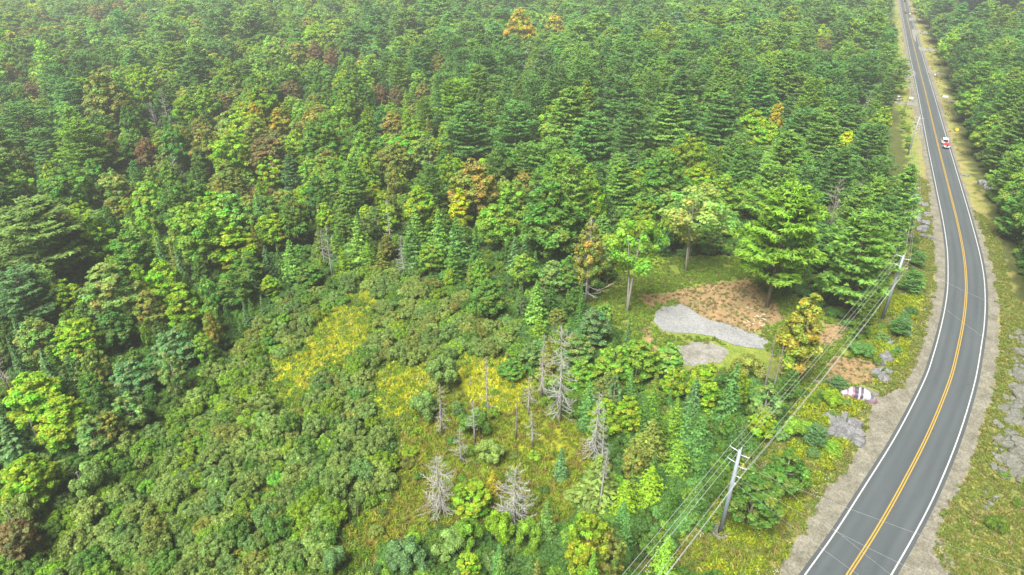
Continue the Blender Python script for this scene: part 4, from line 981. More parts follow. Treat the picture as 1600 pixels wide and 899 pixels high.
def bushes(cell, test, r0, r1, tints, keep=1., y1=200, y0=30):
    for x, y in scatter(cell, y0, y1, test):
        if rs.rand() > keep: continue
        if (np.hypot(hx-x, hy-y) < hr*.5).any(): continue
        z = float(terrain(x, y)); R = rs.uniform(r0, r1); H = R*rs.uniform(1., 1.7); px, py, d = proj(x, y, z+1)
        cand.append(['shrub', float(x), float(y), z, H, R, str(rs.choice(tints)), R*2/d*FPX, float(px), float(py)])
def notroad(x, y, m=2.5):
    l, r = side(x, y); return (np.maximum(l, r) > m)
bushes(4.2, lambda x, y: inside(BOG, x, y) & ~inside(MEADOWS[4], x, y), .5, 1.5, ['MG','LG','YG','GG','OL'], .85)
bushes(3.6, lambda x, y: inside(CORRIDOR, x, y) & notroad(x, y, 4) & ~inside(LANE, x, y) & (np.hypot(x-75.7, y-109) > 3.5) & ~inside(BROWNS[2], x, y) & ~inside(CLEARING, x, y), .6, 1.7, ['MG','LG','YG','PG','GG'], .55, 420)
bushes(5.0, lambda x, y: inside(RIGHT_OPEN, x, y) & notroad(x, y, 5.5), .6, 1.6, ['MG','LG','YG','OL'], .4, 260)
bushes(4.0, lambda x, y: (side(x, y)[1] > 14) & (side(x, y)[1] < 60) & (inside(RIGHT_OPEN, x, y)), 1.0, 2.2, ['MG','DG','LG'], .5, 200)
bushes(3.3, lambda x, y: forest_ok(x, y) & (x > -75) & (x < 75), .9, 1.9, ['MG','LG','SA','DG','GG'], .6, 135)
bushes(5.2, lambda x, y: forest_ok(x, y), 1.4, 2.6, ['MG','LG','PG','DG','GG'], .7, 320, 135)
bushes(7.0, lambda x, y: inside(CLEARING, x, y) & ~inside(DIRTS[0], x, y) & ((x < 22) | (y > 128)), .3, .8, ['LG','YG','MG'], .6, 190)

# labels from what stands next to each tree
lm = [(a, b, c, k) for a, b, c, k in landmarks]
LX = np.array([a for a, b, c, k in lm]); LY = np.array([b for a, b, c, k in lm])
SHORT = {}
def short(lbl):
    """the landmark's own label, cut before its first place word"""
    wds = lbl.split(); cut = len(wds)
    for i, q in enumerate(wds):
        if i > 2 and q in ('at','above','behind','beside','below','right','left','between','in','standing','near','with','on','under','of','inside','towering','just','from','overhanging','squeezed','beyond','touching','rising','topping'):
            cut = i; break
    return ' '.join(wds[:cut])
def rel(px, py, i):
    dx, dy = px-LX[i], py-LY[i]
    if abs(dx) > abs(dy)*2.4: return 'right of' if dx > 0 else 'left of'
    if abs(dy) > abs(dx)*2.4: return 'in front of' if dy > 0 else 'behind'
    return ('in front and ' if dy > 0 else 'behind and ')+('right of' if dx > 0 else 'left of')
used = {}
def auto_label(c):
    k, x, y, z, H, R, tn, s, px, py = c
    if tn == 'DK': return 'tall dark spruce on the far dark slope beyond the road', 'dark spruces on the far slope'
    d = np.hypot(px-LX, (py-LY)); i = int(np.argmin(d)); L_ = short(lm[i][2])
    kn = KINDS[k][1]; cn = TINT[tn][0]
    q_ = R/{'shrub': 1.9, 'maple': 4.6, 'aspen': 3., 'pine': 4.8}.get(k, 2.4); big = {'shrub': ('tiny','low','plump','large')}.get(k, ('slim','small','tall','broad'))[int(q_ > .72)+int(q_ > .98)+int(q_ > 1.2)]
    if d[i] > 190:
        zone = ('in the alder marsh' if k == 'shrub' and px < 620 else 'in the far left forest' if px < 500 and py < 260 else 'in the far pine stand' if px < 1400 and py < 260 else 'right of the road' if px > 1400 else 'in the lower marsh')
        return f'{big} {cn} {kn} {zone}', None
    how = 'right' if d[i] < 22 else 'close' if d[i] < 45 else 'somewhat' if d[i] < 75 else 'well' if d[i] < 120 else 'far'
    l = f'{big} {cn} {kn} {how} {rel(px, py, i)} the {L_}'
    w_ = l.split()
    if len(w_) > 16: l = f'{cn} {kn} {how} {rel(px, py, i)} the {L_}'; w_ = l.split()
    if len(w_) > 16: l = ' '.join(w_[:16])
    return l, None
GROUPS = dict(maple='leafy trees of the forest', maple_tall='leafy trees of the forest', aspen='airy aspens of the wet wood', pine='pines of the forest', spruce='narrow spruces of the forest', tamarack='soft conifers of the wet wood', shrub='shrubs of the marsh and verge')
LIMIT = dict(maple_tree=300-sum(1 for t in NAMED if KINDS[t[0]][0] == 'maple_tree'), pine_tree=300-sum(1 for t in NAMED if KINDS[t[0]][0] == 'pine_tree'),
             aspen_tree=300-sum(1 for t in NAMED if t[0] == 'aspen'), spruce_tree=290-sum(1 for t in NAMED if t[0] == 'spruce'), conifer_tree=290-sum(1 for t in NAMED if t[0] == 'tamarack'), shrub=300)
TINT['DK'] = ('very dark green', (.022,.050,.035))
cand.sort(key=lambda c: -c[7])
rest = {}
cnt = {}
for c in cand:
    k = c[0]; nm = KINDS[k][0]
    vis = in_view(c[8], c[9], 0)
    if vis and cnt.get(nm, 0) < LIMIT[nm]:
        cnt[nm] = cnt.get(nm, 0)+1
        l, g = auto_label(c); used.setdefault((nm, l), []).append(c); c.append(l)
    else:
        rest.setdefault(nm if k != 'maple_tall' else 'maple_tree', []).append(c)
ORD = ['leftmost', 'second from left', 'third from left', 'fourth from left', 'fifth from left', 'sixth from left', 'seventh from left', 'eighth from left', 'ninth from left', 'tenth from left']
for (nm, l0), cs in used.items():
    cs.sort(key=lambda c: c[8])
    for i_, c in enumerate(cs):
        k, x, y, z, H, R, tn, s, px, py = c[:10]; l = l0
        if tn != 'DK' and 1 < len(cs) <= 10:
            l = (('left' if i_ == 0 else 'right') if len(cs) == 2 else 'rightmost' if i_ == len(cs)-1 else ORD[i_])+' '+l0; w_ = l.split()
            if len(w_) > 16: w_.remove(KINDS[k][1].split()[0])
            l = ' '.join(w_[:16])
        dist = math.hypot(y, CAM_H)
        make_tree(k, x, y, z, H, R, vary(TINT[tn][1]), l, parts=s > 22, far=dist > 340, group=GROUPS[k])

# ------------------------------------------------------------------ masses: one object each, points that carry real meshes
def gn_tree(coll):
    ng = bpy.data.node_groups.new('scatter_'+coll.name, 'GeometryNodeTree')
    ng.interface.new_socket('Geometry', in_out='INPUT', socket_type='NodeSocketGeometry'); ng.interface.new_socket('Geometry', in_out='OUTPUT', socket_type='NodeSocketGeometry')
    n = ng.nodes; L = ng.links
    gi, go = n.new('NodeGroupInput'), n.new('NodeGroupOutput')
    ci = n.new('GeometryNodeCollectionInfo'); ci.inputs['Collection'].default_value = coll; ci.inputs['Separate Children'].default_value = True; ci.inputs['Reset Children'].default_value = True
    ip = n.new('GeometryNodeInstanceOnPoints'); ip.inputs['Pick Instance'].default_value = True
    def na(name, t):
        a = n.new('GeometryNodeInputNamedAttribute'); a.data_type = t; a.inputs['Name'].default_value = name
        return [o for o in a.outputs if o.enabled and o.name == 'Attribute'][0]
    L.new(gi.outputs[0], ip.inputs['Points']); L.new(ci.outputs[0], ip.inputs['Instance'])
    L.new(na('pick', 'INT'), ip.inputs['Instance Index']); L.new(na('turn', 'FLOAT_VECTOR'), ip.inputs['Rotation']); L.new(na('size', 'FLOAT_VECTOR'), ip.inputs['Scale'])
    L.new(ip.outputs[0], go.inputs[0]); return ng
def mass(name, meshes, P, S, I, T, label=None, turn=None):
    """meshes instanced at points P with size S, index I, tint T"""
    c = bpy.data.collections.new(name+'_source')
    for i, m in enumerate(meshes): c.objects.link(bpy.data.objects.new(f'{name}_{i:02d}_source', m))
    me = bpy.data.meshes.new(name); me.vertices.add(len(P)); me.vertices.foreach_set('co', np.asarray(P, np.float32).ravel())
    n = len(P); a = me.attributes.new('pick', 'INT', 'POINT'); a.data.foreach_set('value', np.asarray(I, np.int32))
    t = np.zeros((n, 3), np.float32); t[:, 2] = R_.uniform(0, 6.283, n) if turn is None else turn
    a = me.attributes.new('turn', 'FLOAT_VECTOR', 'POINT'); a.data.foreach_set('vector', t.ravel())
    a = me.attributes.new('size', 'FLOAT_VECTOR', 'POINT'); a.data.foreach_set('vector', np.asarray(S, np.float32).ravel())
    a = me.attributes.new('tint', 'FLOAT_COLOR', 'POINT'); q = np.ones((n, 4), np.float32); q[:, :3] = T; a.data.foreach_set('color', q.ravel())
    o = ob(name, me, kind='stuff'); md = o.modifiers.new('scatter', 'NODES'); md.node_group = gn_tree(c)
    if label: o['label'] = label
    return o
MASSES = dict(maple_tree=('broadleaf_forest','far_maple','distant leafy forest canopy stretching to the horizon'), pine_tree=('pine_forest','far_pine','distant pine forest canopy beyond the nearer trees'),
              aspen_tree=('aspen_wood','far_maple','grey-green aspen wood behind the nearer trees'), spruce_tree=('spruce_forest','far_spruce','dark spruce forest behind the nearer trees and on the far slope'),
              conifer_tree=('conifer_wood','far_spruce','soft conifer wood behind the nearer trees'), shrub=('shrub_thicket','shrub','low shrub thicket filling the marsh and verges'))
for nm, cs in rest.items():
    name, key, label = MASSES[nm]; fl = LIB[key]
    near_key = {'far_maple': 'maple', 'far_pine': 'pine', 'far_spruce': 'spruce', 'shrub': 'shrub'}[key]
    if nm == 'aspen_tree': near_key = 'aspen'
    if nm == 'conifer_tree': near_key = 'tamarack'
    nl = LIB[near_key] if near_key != key else []
    ms = [a[2] for a in fl]+[a[2] for a in nl]; HR = [(a[3], a[4]) for a in fl]+[(a[3], a[4]) for a in nl]
    P = []; S = []; I = []; T = []
    for c in cs:
        k, x, y, z, H, R, tn, s, px, py = c[:10]
        i = rnd.randrange(len(fl)) if (math.hypot(y, CAM_H) > 340 or not nl) else len(fl)+rnd.randrange(len(nl))
        h0, r0 = HR[i]; P.append((x, y, z)); S.append((R/r0, R/r0, H/h0)); I.append(i); T.append(tuple(v*(1 if k == 'shrub' else 1.15) for v in vary(TINT[tn][1], .15)))
    mass(name, ms, P, S, I, T, label)
# ------------------------------------------------------------------ grass, weeds, undergrowth
def tuft(seed, n=14, h=.5, w_=.05, spread=.3, lean=.5):
    rs = np.random.RandomState(seed); c = rs.normal(0, spread*.5, (n, 3)); c[:, 2] = h*.4
    up = unit(rs.normal(0, lean, (n, 3))*np.array([1, 1, .2])+np.array([0, 0, 1.])); 
    V, F = quads(rs, c, rsph(rs, n)*np.array([1, 1, .6])+np.array([0, 0, .3]), h*rs.uniform(.4, .75, n), w_, up)
    return mesh_from('tuft', V, F, (M['leaf'],), tone_of(rs, n, None, .2, .03))
def weed(seed, n=40, r=.4, h=.5, leaf=.09):
    rs = np.random.RandomState(seed); c = rsph(rs, n)*np.array([r, r, h*.5])*rs.uniform(.5, 1, (n, 1)); c[:, 2] += h*.5; c[:, 2] = np.maximum(c[:, 2], .03)
    s = leaf*rs.uniform(.6, 1.5, n); V, F = quads(rs, c, np.array([0, 0, 1.])+rs.normal(0, .6, (n, 3)), s, s*.6)
    return mesh_from('weed', V, F, (M['leaf'],), tone_of(rs, n, None, .2, .04))
TUF = [tuft(i, 14, .55, .045) for i in range(4)]; TALL = [tuft(10+i, 18, 1.0, .06, .45, .35) for i in range(3)]; WEED = [weed(20+i) for i in range(4)]
def area_pts(n, x0, x1, y0, y1, test):
    x = R_.uniform(x0, x1, n); y = R_.uniform(y0, y1, n); m = test(x, y); x, y = x[m], y[m]
    return np.stack([x, y, terrain(x, y)], 1)
def stuffing(name, label, meshes, P, s0, s1, cols, wts=None, zs=1., var=.15):
    n = len(P); s = R_.uniform(s0, s1, n)[:, None]*np.ones((1, 3)); s[:, 2] *= zs
    ci = R_.choice(len(cols), n, p=wts); T = np.array(cols)[ci]*np.exp(R_.normal(0, var, (n, 1)))
    mass(name, meshes, P, s, R_.randint(0, len(meshes), n), T, label)
def tn(*k): return [TINT[q][1] for q in k]
inP = lambda Q: (lambda x, y: inside(Q, x+(vnoise(x, y, 50)-.5)*2, y+(vnoise(x, y, 51)-.5)*2))
anyP = lambda Qs: (lambda x, y: np.any([inP(q)(x, y) for q in Qs], 0))
fringe = lambda x, y: np.any([inside(q, x+(vnoise(x/2, y/2, 95)-.5)*5, y+(vnoise(x/2, y/2, 96)-.5)*5) for q in MEADOWS[:4]], 0)
P = area_pts(70000, -60, 30, 45, 150, fringe)
stuffing('meadow_grass', 'golden yellow marsh grass in the open strips of the bog', TUF+TALL[:1]+WEED[:2], P, .8, 1.5, [(.58,.58,.03),(.48,.52,.03),(.26,.36,.025),(.58,.55,.14)], [.38,.32,.2,.1])
P = area_pts(48000, -60, 60, 40, 120, lambda x, y: anyP(BROWNS)(x, y) | anyP(MEADOWS[4:])(x, y) | (inP(BOG)(x, y) & ~anyP(MEADOWS)(x, y) & (vnoise(x/5, y/5, 60) > .1)))
stuffing('bog_grass', 'olive and brown sedge between the bog shrubs', TUF+TALL[:1], P, .7, 1.3, [(.26,.30,.04),(.30,.38,.03),(.20,.31,.03),(.30,.25,.07)], None)
verge = lambda x, y: (inP(CORRIDOR)(x, y) | inP(RIGHT_OPEN)(x, y)) & (np.maximum(*side(x, y)) > .5-2.2*np.maximum(0, vnoise(x/1.7, y/1.7, 90)-.45)) & ~inside(LANE, x, y) & ~anyP(DIRTS)(x, y)
P = area_pts(215000, 0, 130, 18, 210, verge)
stuffing('verge_grass', 'uneven green roadside grass with yellow weeds', TUF+WEED, P, .55, 1.15, [(.18,.26,.045),(.24,.28,.05),(.31,.30,.075),(.30,.26,.12)], [.4,.3,.2,.1])
P = area_pts(9000, 80, 420, 210, 620, lambda x, y: (inP(CORRIDOR)(x, y) | inP(RIGHT_OPEN)(x, y)) & notroad(x, y, .5))
stuffing('far_verge_grass', 'pale green roadside grass along the far straight road', TUF+WEED, P, 1.3, 2.2, [(.20,.28,.05),(.26,.29,.06),(.32,.31,.08)])
goldenrod = lambda x, y: verge(x, y) & inP(CORRIDOR)(x, y) & notroad(x, y, 2.2) & (vnoise(x/3.2, y/3.2, 70) > .56)
P = area_pts(60000, 0, 100, 38, 130, goldenrod)
stuffing('goldenrod', 'yellow-green goldenrod patches in the power line corridor', WEED+TUF[:1], P, .8, 1.6, [(.32,.38,.02),(.25,.35,.02),(.42,.41,.03)], [.4,.5,.1], 1.3)
P = area_pts(60000, 0, 100, 85, 185, lambda x, y: inP(CLEARING)(x, y) & ~anyP(DIRTS)(x, y) & ~anyP(PADS)(x, y) & (vnoise(x/3, y/3, 71) > .15))
stuffing('clearing_weeds', 'bright low weeds around the gravel pad', WEED+TUF[:2], P, .7, 1.4, [(.18,.31,.03),(.24,.33,.04),(.15,.25,.04),(.27,.23,.09)], [.4,.3,.2,.1])
P = area_pts(7000, 0, 90, 85, 150, lambda x, y: anyP(DIRTS)(x, y) & ~anyP(PADS)(x, y))
stuffing('dirt_weeds', 'sparse weeds on the orange dirt', WEED[:2], P, .5, 1., [(.17,.24,.05),(.24,.19,.10),(.30,.23,.13)])
P = area_pts(30000, -75, 10, 30, 160, lambda x, y: inP(SHRUBS)(x, y))
stuffing('marsh_weeds', 'low green growth under the alder shrubs', WEED+TUF[:2], P, 1., 1.9, tn('MG','LG','SA','YG')+[(.30,.30,.03)], [.3,.25,.2,.15,.1])
und = lambda x, y: forest_ok(x, y) & (np.abs(x) < .95*y+60)
P = np.vstack([area_pts(20000, -75, 60, 14, 115, und), area_pts(42000, -170, 190, 35, 190, und), area_pts(14000, -330, 330, 190, 380, und)])
stuffing('undergrowth', 'dark leafy undergrowth on the forest floor', [LIB['shrub'][0][2], LIB['shrub'][2][2]]+WEED, P, .4, .95, tn('DG','MG','LG','PG'), None, 1., .2)
P = area_pts(700, 0, 100, 38, 130, lambda x, y: verge(x, y) & inP(CORRIDOR)(x, y))
fl = mesh_from('flowers', *quads(np.random.RandomState(3), np.random.RandomState(4).uniform(-.25, .25, (7, 3))+np.array([0, 0, .75]), np.tile([0, 0, 1.], (7, 1)), .035, .035), (M['flower_white'],))
stuffing('white_flowers', 'scattered small white wildflowers in the verge', [fl], P, .8, 1.6, [(1,1,1)])
# loose stones on the shoulders
def pebble_mesh(seed, m):
    rs = np.random.RandomState(seed); bm = bmesh.new()
    for _ in range(12): bm.verts.new(rsph(rs, 1)[0]*np.array([1, .8, .6])*rs.uniform(.8, 1))
    bmesh.ops.convex_hull(bm, input=bm.verts[:]); me = bpy.data.meshes.new('pebble'); bm.to_mesh(me); bm.free(); me.materials.append(m); return me
PEB = [pebble_mesh(i, M['pale_rock']) for i in range(3)]
P = area_pts(60000, 0, 130, 38, 200, lambda x, y: (lambda o: (o > -.5) & (o < 1.4))(np.maximum(*side(x, y))))[:3200]; P[:, 2] = np.maximum(P[:, 2], 0)
stuffing('loose_stones', 'loose stones along the outer edge of the gravel shoulder', PEB, P, .04, .12, [(1,1,1)])

P = area_pts(60000, 20, 70, 85, 130, lambda x, y: anyP(PADS)(x+(vnoise(x*1.7, y*1.7, 80)-.5)*2.4, y+(vnoise(x*1.7, y*1.7, 81)-.5)*2.4) & ~anyP(PADS)(x, y))[:5000]
stuffing('pad_edge_stones', 'grey crushed stones spilled around the edge of the gravel pad', PEB, P, .05, .16, [(1,1,1)])
# ------------------------------------------------------------------ rocks
def rock_mesh(seed, m, flat=.5, n=22):
    rs = np.random.RandomState(seed); bm = bmesh.new()
    for _ in range(n):
        v = rsph(rs, 1)[0]; v = np.sign(v)*np.abs(v)**.7*np.array([1, .8, flat]); bm.verts.new(v*rs.uniform(.85, 1.05))
    r = bmesh.ops.convex_hull(bm, input=bm.verts[:])
    bmesh.ops.delete(bm, geom=[v for v in bm.verts if not v.link_faces], context='VERTS')
    bmesh.ops.subdivide_edges(bm, edges=bm.edges[:], cuts=1, use_grid_fill=True)
    for v in bm.verts: v.co += Vector(rs.normal(0, .025, 3))
    me = bpy.data.meshes.new('rock'); bm.to_mesh(me); bm.free(); me.materials.append(m); return me
ROCKS = {k: [rock_mesh(i+o, M[k], f) for i, f in enumerate((.45,.6,.35,.7,.5,.3))] for k, o in (('rock', 0), ('pale_rock', 50))}
def outcrop(label, spots, kind='rock', n=3, big=1.):
    """spots: (px, py, width px) ; each spot is a cluster of slabs"""
    x, y, z = on_ground(spots[0][0], spots[0][1]); t = thing('rock_outcrop', label, 'rock outcrop', (x, y, z))
    for px, py, wd in spots:
        a, b, c_ = on_ground(px, py); k = ray(px, py)[2]; W = wd*k/2*1.3*big
        for i in range(n):
            s = W*rnd.uniform(.4, .72); dx, dy = rnd.uniform(-1, 1)*W*.6, rnd.uniform(-1, 1)*W*.9
            ob('rock', rnd.choice(ROCKS[kind]), t, (a-x+dx, b-y+dy, c_-z+s*rnd.uniform(.05, .3)*big), (rnd.uniform(-.5,.5), rnd.uniform(-.5,.5), rnd.uniform(0, 6.3)), (s, s*rnd.uniform(.6, 1.1), s*rnd.uniform(.8, 1.6)))
    return t
outcrop('flat grey rock outcrop in the grass below the painted boulder', [(1293,662,18),(1305,664,20),(1318,664,22),(1330,672,20),(1322,680,24),(1308,676,18),(1328,688,16),(1300,672,16),(1315,655,18),(1330,662,18)], n=5, big=1.35)
outcrop('grey slab rocks left of the shoulder above the painted boulder', [(1390,548,16),(1384,558,18),(1380,568,20),(1378,578,18),(1375,590,16),(1392,560,10)], n=5, big=1.35)
outcrop('small rock pile between the second steel pole and the slab rocks', [(1392,543,14),(1388,537,10)], big=1.4)
outcrop('narrow grey rock ledge right of the second steel pole foot', [(1411,490,12),(1414,500,12),(1413,510,13),(1410,520,12)], n=5, big=1.4)
outcrop('pale lichen-covered rocks below the third pole', [(1398,372,22),(1406,366,20),(1410,378,20),(1400,384,18),(1420,372,16),(1395,362,14)], 'pale_rock')
outcrop('grey rock ledge along the verge beside the third pole', [(1436,310,12),(1438,322,13),(1440,335,13),(1440,347,14),(1442,360,14),(1446,370,12)], n=4, big=1.4)
outcrop('pale rocks on the verge near the fourth pole', [(1421,270,12),(1418,276,10),(1424,283,10)], 'pale_rock', 2)
outcrop('scattered pale boulders right of the road behind the yellow sign', [(1486,160,16),(1490,168,9),(1492,174,9),(1494,180,9),(1493,187,9),(1482,158,8)], 'pale_rock', 2)
outcrop('grey rock ledge right of the road ahead of the bend', [(1518,278,14),(1526,284,16),(1535,290,14),(1544,296,12)], n=2)
outcrop('long pale rock cut along the right edge beside the bend', [(1590,520,16),(1594,535,18),(1597,552,20),(1590,570,18),(1592,590,22),(1596,610,22),(1582,628,22),(1580,645,24),(1590,660,28),(1572,672,22),(1568,690,26),(1580,705,30),(1592,725,30),(1570,720,24),(1565,740,20),(1590,745,26),(1600,560,24),(1604,590,26),(1604,625,30),(1606,660,34),(1606,700,34),(1600,640,26),(1586,610,20),(1588,690,24),(1576,660,18)], 'pale_rock', 7)
outcrop('grey rock ledge below the pale rock cut on the right', [(1561,700,14),(1558,715,14),(1556,728,14),(1548,775,14),(1545,790,16),(1540,805,12)], 'rock', 3)
outcrop('few pale stones at the edge of the gravel pad', [(1138,507,7),(1143,510,8),(1150,513,6)], 'pale_rock', 2)

# painted boulder: stripes in the boulder's own coordinates
def painted():
    m = bpy.data.materials.new('painted_boulder'); m.use_nodes = True; n = m.node_tree.nodes; L = m.node_tree.links; b = n['Principled BSDF']; b.inputs['Roughness'].default_value = .55
    tc = n.new('ShaderNodeTexCoord'); sp = n.new('ShaderNodeSeparateXYZ'); nz = n.new('ShaderNodeTexNoise'); nz.inputs['Scale'].default_value = 1.6
    L.new(tc.outputs['Object'], sp.inputs[0]); L.new(tc.outputs['Object'], nz.inputs['Vector'])
    def ramp(stops, src, lo, hi, wob):
        ma = n.new('ShaderNodeMath'); ma.operation = 'MULTIPLY_ADD'; ma.inputs[1].default_value = wob; L.new(nz.outputs['Fac'], ma.inputs[0]); L.new(src, ma.inputs[2])
        mr = n.new('ShaderNodeMapRange'); mr.inputs['From Min'].default_value = lo; mr.inputs['From Max'].default_value = hi; L.new(ma.outputs[0], mr.inputs['Value'])
        r = n.new('ShaderNodeValToRGB'); r.color_ramp.interpolation = 'CONSTANT'
        while len(r.color_ramp.elements) < len(stops): r.color_ramp.elements.new(.5)
        for e, (p, c) in zip(r.color_ramp.elements, stops): e.position = p; e.color = (*c, 1)
        L.new(mr.outputs[0], r.inputs[0]); return r.outputs[0]
    Wt, Pk, Mv, Dk, Sl_ = (.34,.31,.36), (.20,.11,.14), (.11,.065,.10), (.05,.038,.06), (.08,.10,.125)
    top = ramp([(0,Wt),(.16,Pk),(.20,Wt),(.30,Pk),(.36,Dk),(.47,Wt),(.52,Dk),(.60,Wt),(.80,Sl_),(.90,Wt)], sp.outputs[0], -2.35, 2.35, .12)
    low = ramp([(0,Wt),(.10,Pk),(.16,(.15,.11,.085)),(.34,Mv),(.47,Wt),(.52,Mv),(.60,Wt),(.645,(.17,.12,.18)),(.78,(.21,.15,.21)),(.93,Pk)], sp.outputs[0], -2.35, 2.35, .12)
    zz = n.new('ShaderNodeMath'); zz.operation = 'MULTIPLY_ADD'; zz.inputs[1].default_value = 1.1; L.new(nz.outputs['Fac'], zz.inputs[0]); L.new(sp.outputs[2], zz.inputs[2])
    lt = n.new('ShaderNodeMath'); lt.operation = 'GREATER_THAN'; lt.inputs[1].default_value = 1.35; L.new(zz.outputs[0], lt.inputs[0])
    mx = n.new('ShaderNodeMix'); mx.data_type = 'RGBA'; L.new(lt.outputs[0], mx.inputs['Factor']); L.new(low, mx.inputs['A']); L.new(top, mx.inputs['B']); L.new(mx.outputs['Result'], b.inputs['Base Color'])
    return m
bm = bmesh.new(); bmesh.ops.create_icosphere(bm, subdivisions=5, radius=1)
for v in bm.verts:
    p = v.co.copy(); k = .05*math.sin(3.1*p.x+2*p.y)+.05*math.sin(4*p.y+5*p.z+1)+.03*math.sin(9*p.x+7*p.z)
    a = (abs(p.x)**2.4+abs(p.y)**2.2+abs(p.z)**2.2)**(1/2.3); p = p/a*(1+k)
    tp = 1-.16*max(0, p.x)
    v.co = Vector((p.x*2.35, p.y*1.15*tp, max(p.z, -.35)*1.65*tp))
me = bpy.data.meshes.new('boulder'); bm.to_mesh(me); bm.free(); me.materials.append(painted()); me.polygons.foreach_set('use_smooth', np.ones(len(me.polygons), bool))
x, y, z = on_ground(1340, 623)
o = ob('painted_boulder', me, None, (x, y, z+.12), (0, 0, rad(-22)), (1.2, 1.15, 1.15)); o['label'] = 'large boulder painted in white and mauve stripes beside the dirt lane'; o['category'] = 'painted boulder'

# ------------------------------------------------------------------ debris in the clearing
logs = Geo(); rs2 = np.random.RandomState(8)
P0 = [on_ground(*p) for p in ((1178,488),(1184,494),(1190,500),(1180,503),(1172,505),(1186,507),(1192,492),(1168,510),(1196,506))]
for p in P0:
    for q in range(3):
        a = rs2.uniform(0, 6.3); l = rs2.uniform(.3, 1.0); c = Vector(p)+Vector((rs2.normal()*.7, rs2.normal()*.9, .12)); d = Vector((math.cos(a), math.sin(a), rs2.normal()*.1))*l
        logs.tube([c-d*.5, c+d*.5], [.07, .05], 5)
o = ob('wood_scraps', logs.mesh('wood_scraps', M['pale_wood']), kind='stuff', label='pale split wood scraps scattered under the big clearing pine')
g = Geo(); a = Vector(on_ground(931, 457)); b = Vector(on_ground(962, 446)); g.tube([a+Vector((0,0,.25)), a.lerp(b,.5)+Vector((.2,0,.5)), b+Vector((0,0,.9))], [.14,.11,.05], 7); g.tube([a.lerp(b,.4)+Vector((0,0,.4)), a.lerp(b,.4)+Vector((-2.4,1.5,2.2))], [.06,.02], 5); g.tube([a.lerp(b,.6)+Vector((0,0,.5)), a.lerp(b,.6)+Vector((.6,.4,1.1))], [.04,.02], 5)
o = ob('fallen_log', g.mesh('fallen_log', M['pale_wood'], smooth_=True), label='pale fallen log lying at the dark forest edge left of the clearing', category='log')
x, y, z = on_ground(1026, 533); t = thing('fire_pit', 'small charred fire pit left of the gravel pads', 'fire pit', (x, y, z))
for i in range(11):
    an = i*.571; ob('stone', ROCKS['rock'][i % 6], t, (math.cos(an)*.85, math.sin(an)*.85, .05), (0, 0, an), (.22, .2, .25))
g = Geo()
for i in range(7): an = i*.9; g.tube([(math.cos(an)*.6, math.sin(an)*.6, .08), (-math.cos(an)*.2, -math.sin(an)*.2, .25)], [.08, .06], 5)
ob('burnt_wood', g.mesh('burnt_wood', M['char']), t)
x, y, z = on_ground(1086, 822); g = Geo(); g.tube([(0,0,.1), (1.2, 1.3, .25)], [.06, .05], 6)
o = ob('fallen_pole', g.mesh('fallen_pole', M['pale_wood']), None, (x, y, z), label='short pale pole lying in the weeds left of the near steel pole', category='log')

# ------------------------------------------------------------------ utility poles and wires
def upole(foot, H, label, steel=True, arms=((.4,1.25),(2.3,1.25)), scale=1., heading=None, ring=False, single=(4.3,)):
    x, y, z = on_ground(*foot); t = thing('utility_pole', label, 'utility pole', (x, y, z), heading)
    g = Geo(); r0, r1 = (.34, .20) if steel else (.17, .12); r0 *= scale; r1 *= scale
    g.tube([(0,0,-.5), (0,0,H*.5), (0,0,H)], [r0, (r0+r1)/2, r1], 12 if steel else 8)
    ob('pole', g.mesh('pole', M['steel_pole' if steel else 'wood_pole'], smooth_=True), t)
    pts = []
    if not steel:
        g = Geo(); g.box((0, 0, H-.35), (2.6, .12, .14)); ob('crossarm', g.mesh('crossarm', M['wood_pole']), t)
        for s in (-1.2, 0, 1.2):
            g = Geo(); zt = H-.28 if s else H; g.tube([(s,0,zt), (s,0,zt+.12), (s,0,zt+.28)], [.04, .07, .04], 6); ob('insulator', g.mesh('insulator', M['insulator'], smooth_=True), t); pts.append((s, 0, zt+.28))
        pts += [(-1.2, 0, H-1.6), (1.2, 0, H-1.6), (.2, 0, H-2.6), (.2, 0, H-3.2)]
        return t, pts, (x, y, z)
    g = Geo(); g.tube([(.05,0,H-.1), (.1,0,H+.18), (.12,0,H+.5)], [.06, .09, .05], 6); ob('insulator', g.mesh('insulator', M['insulator'], smooth_=True), t)
    pts.append((.12, 0, H+.5))
    for dz, wd in arms:
        for s in (-1, 1):
            zz = H-dz-(.0 if s < 0 else .35); g = Geo(); g.tube([(s*r1*.8,0,zz), (s*wd*.6,0,zz+.10), (s*wd,0,zz+.16)], [.055, .06, .045], 6); g.tube([(s*wd,0,zz+.1), (s*wd,0,zz+.34)], [.08, .05], 6)
            ob('arm', g.mesh('arm', M['insulator'], smooth_=True), t); pts.append((s*wd, 0, zz+.34))
    for dz in single:
        g = Geo(); g.tube([(r1*.8,0,H-dz), (.85,0,H-dz+.1)], [.06, .05], 6); g.tube([(.85,0,H-dz+.05), (.85,0,H-dz+.3)], [.08, .05], 6); ob('arm', g.mesh('arm', M['insulator'], smooth_=True), t); pts.append((.85, 0, H-dz+.3))
    pts.append((.32, 0, H-5.6))
    g = Geo(); g.box((.3, 0, H-5.6), (.25, .1, .3)); g.box((.28, 0, 1.6), (.06, .25, .35)); ob('bracket', g.mesh('bracket', M['insulator']), t)
    return t, pts, (x, y, z)
feet = [(1125,835),(1378,500),(1414,342),(1418,243),(1409,186),(1405,98),(1394,24)]
xy = [on_ground(*f)[:2] for f in feet]
xy0 = (xy[0][0]-(xy[1][0]-xy[0][0])*1.0, xy[0][1]-(xy[1][1]-xy[0][1])*1.0)
tops = [700, 397, 288, None, None, 73, None]
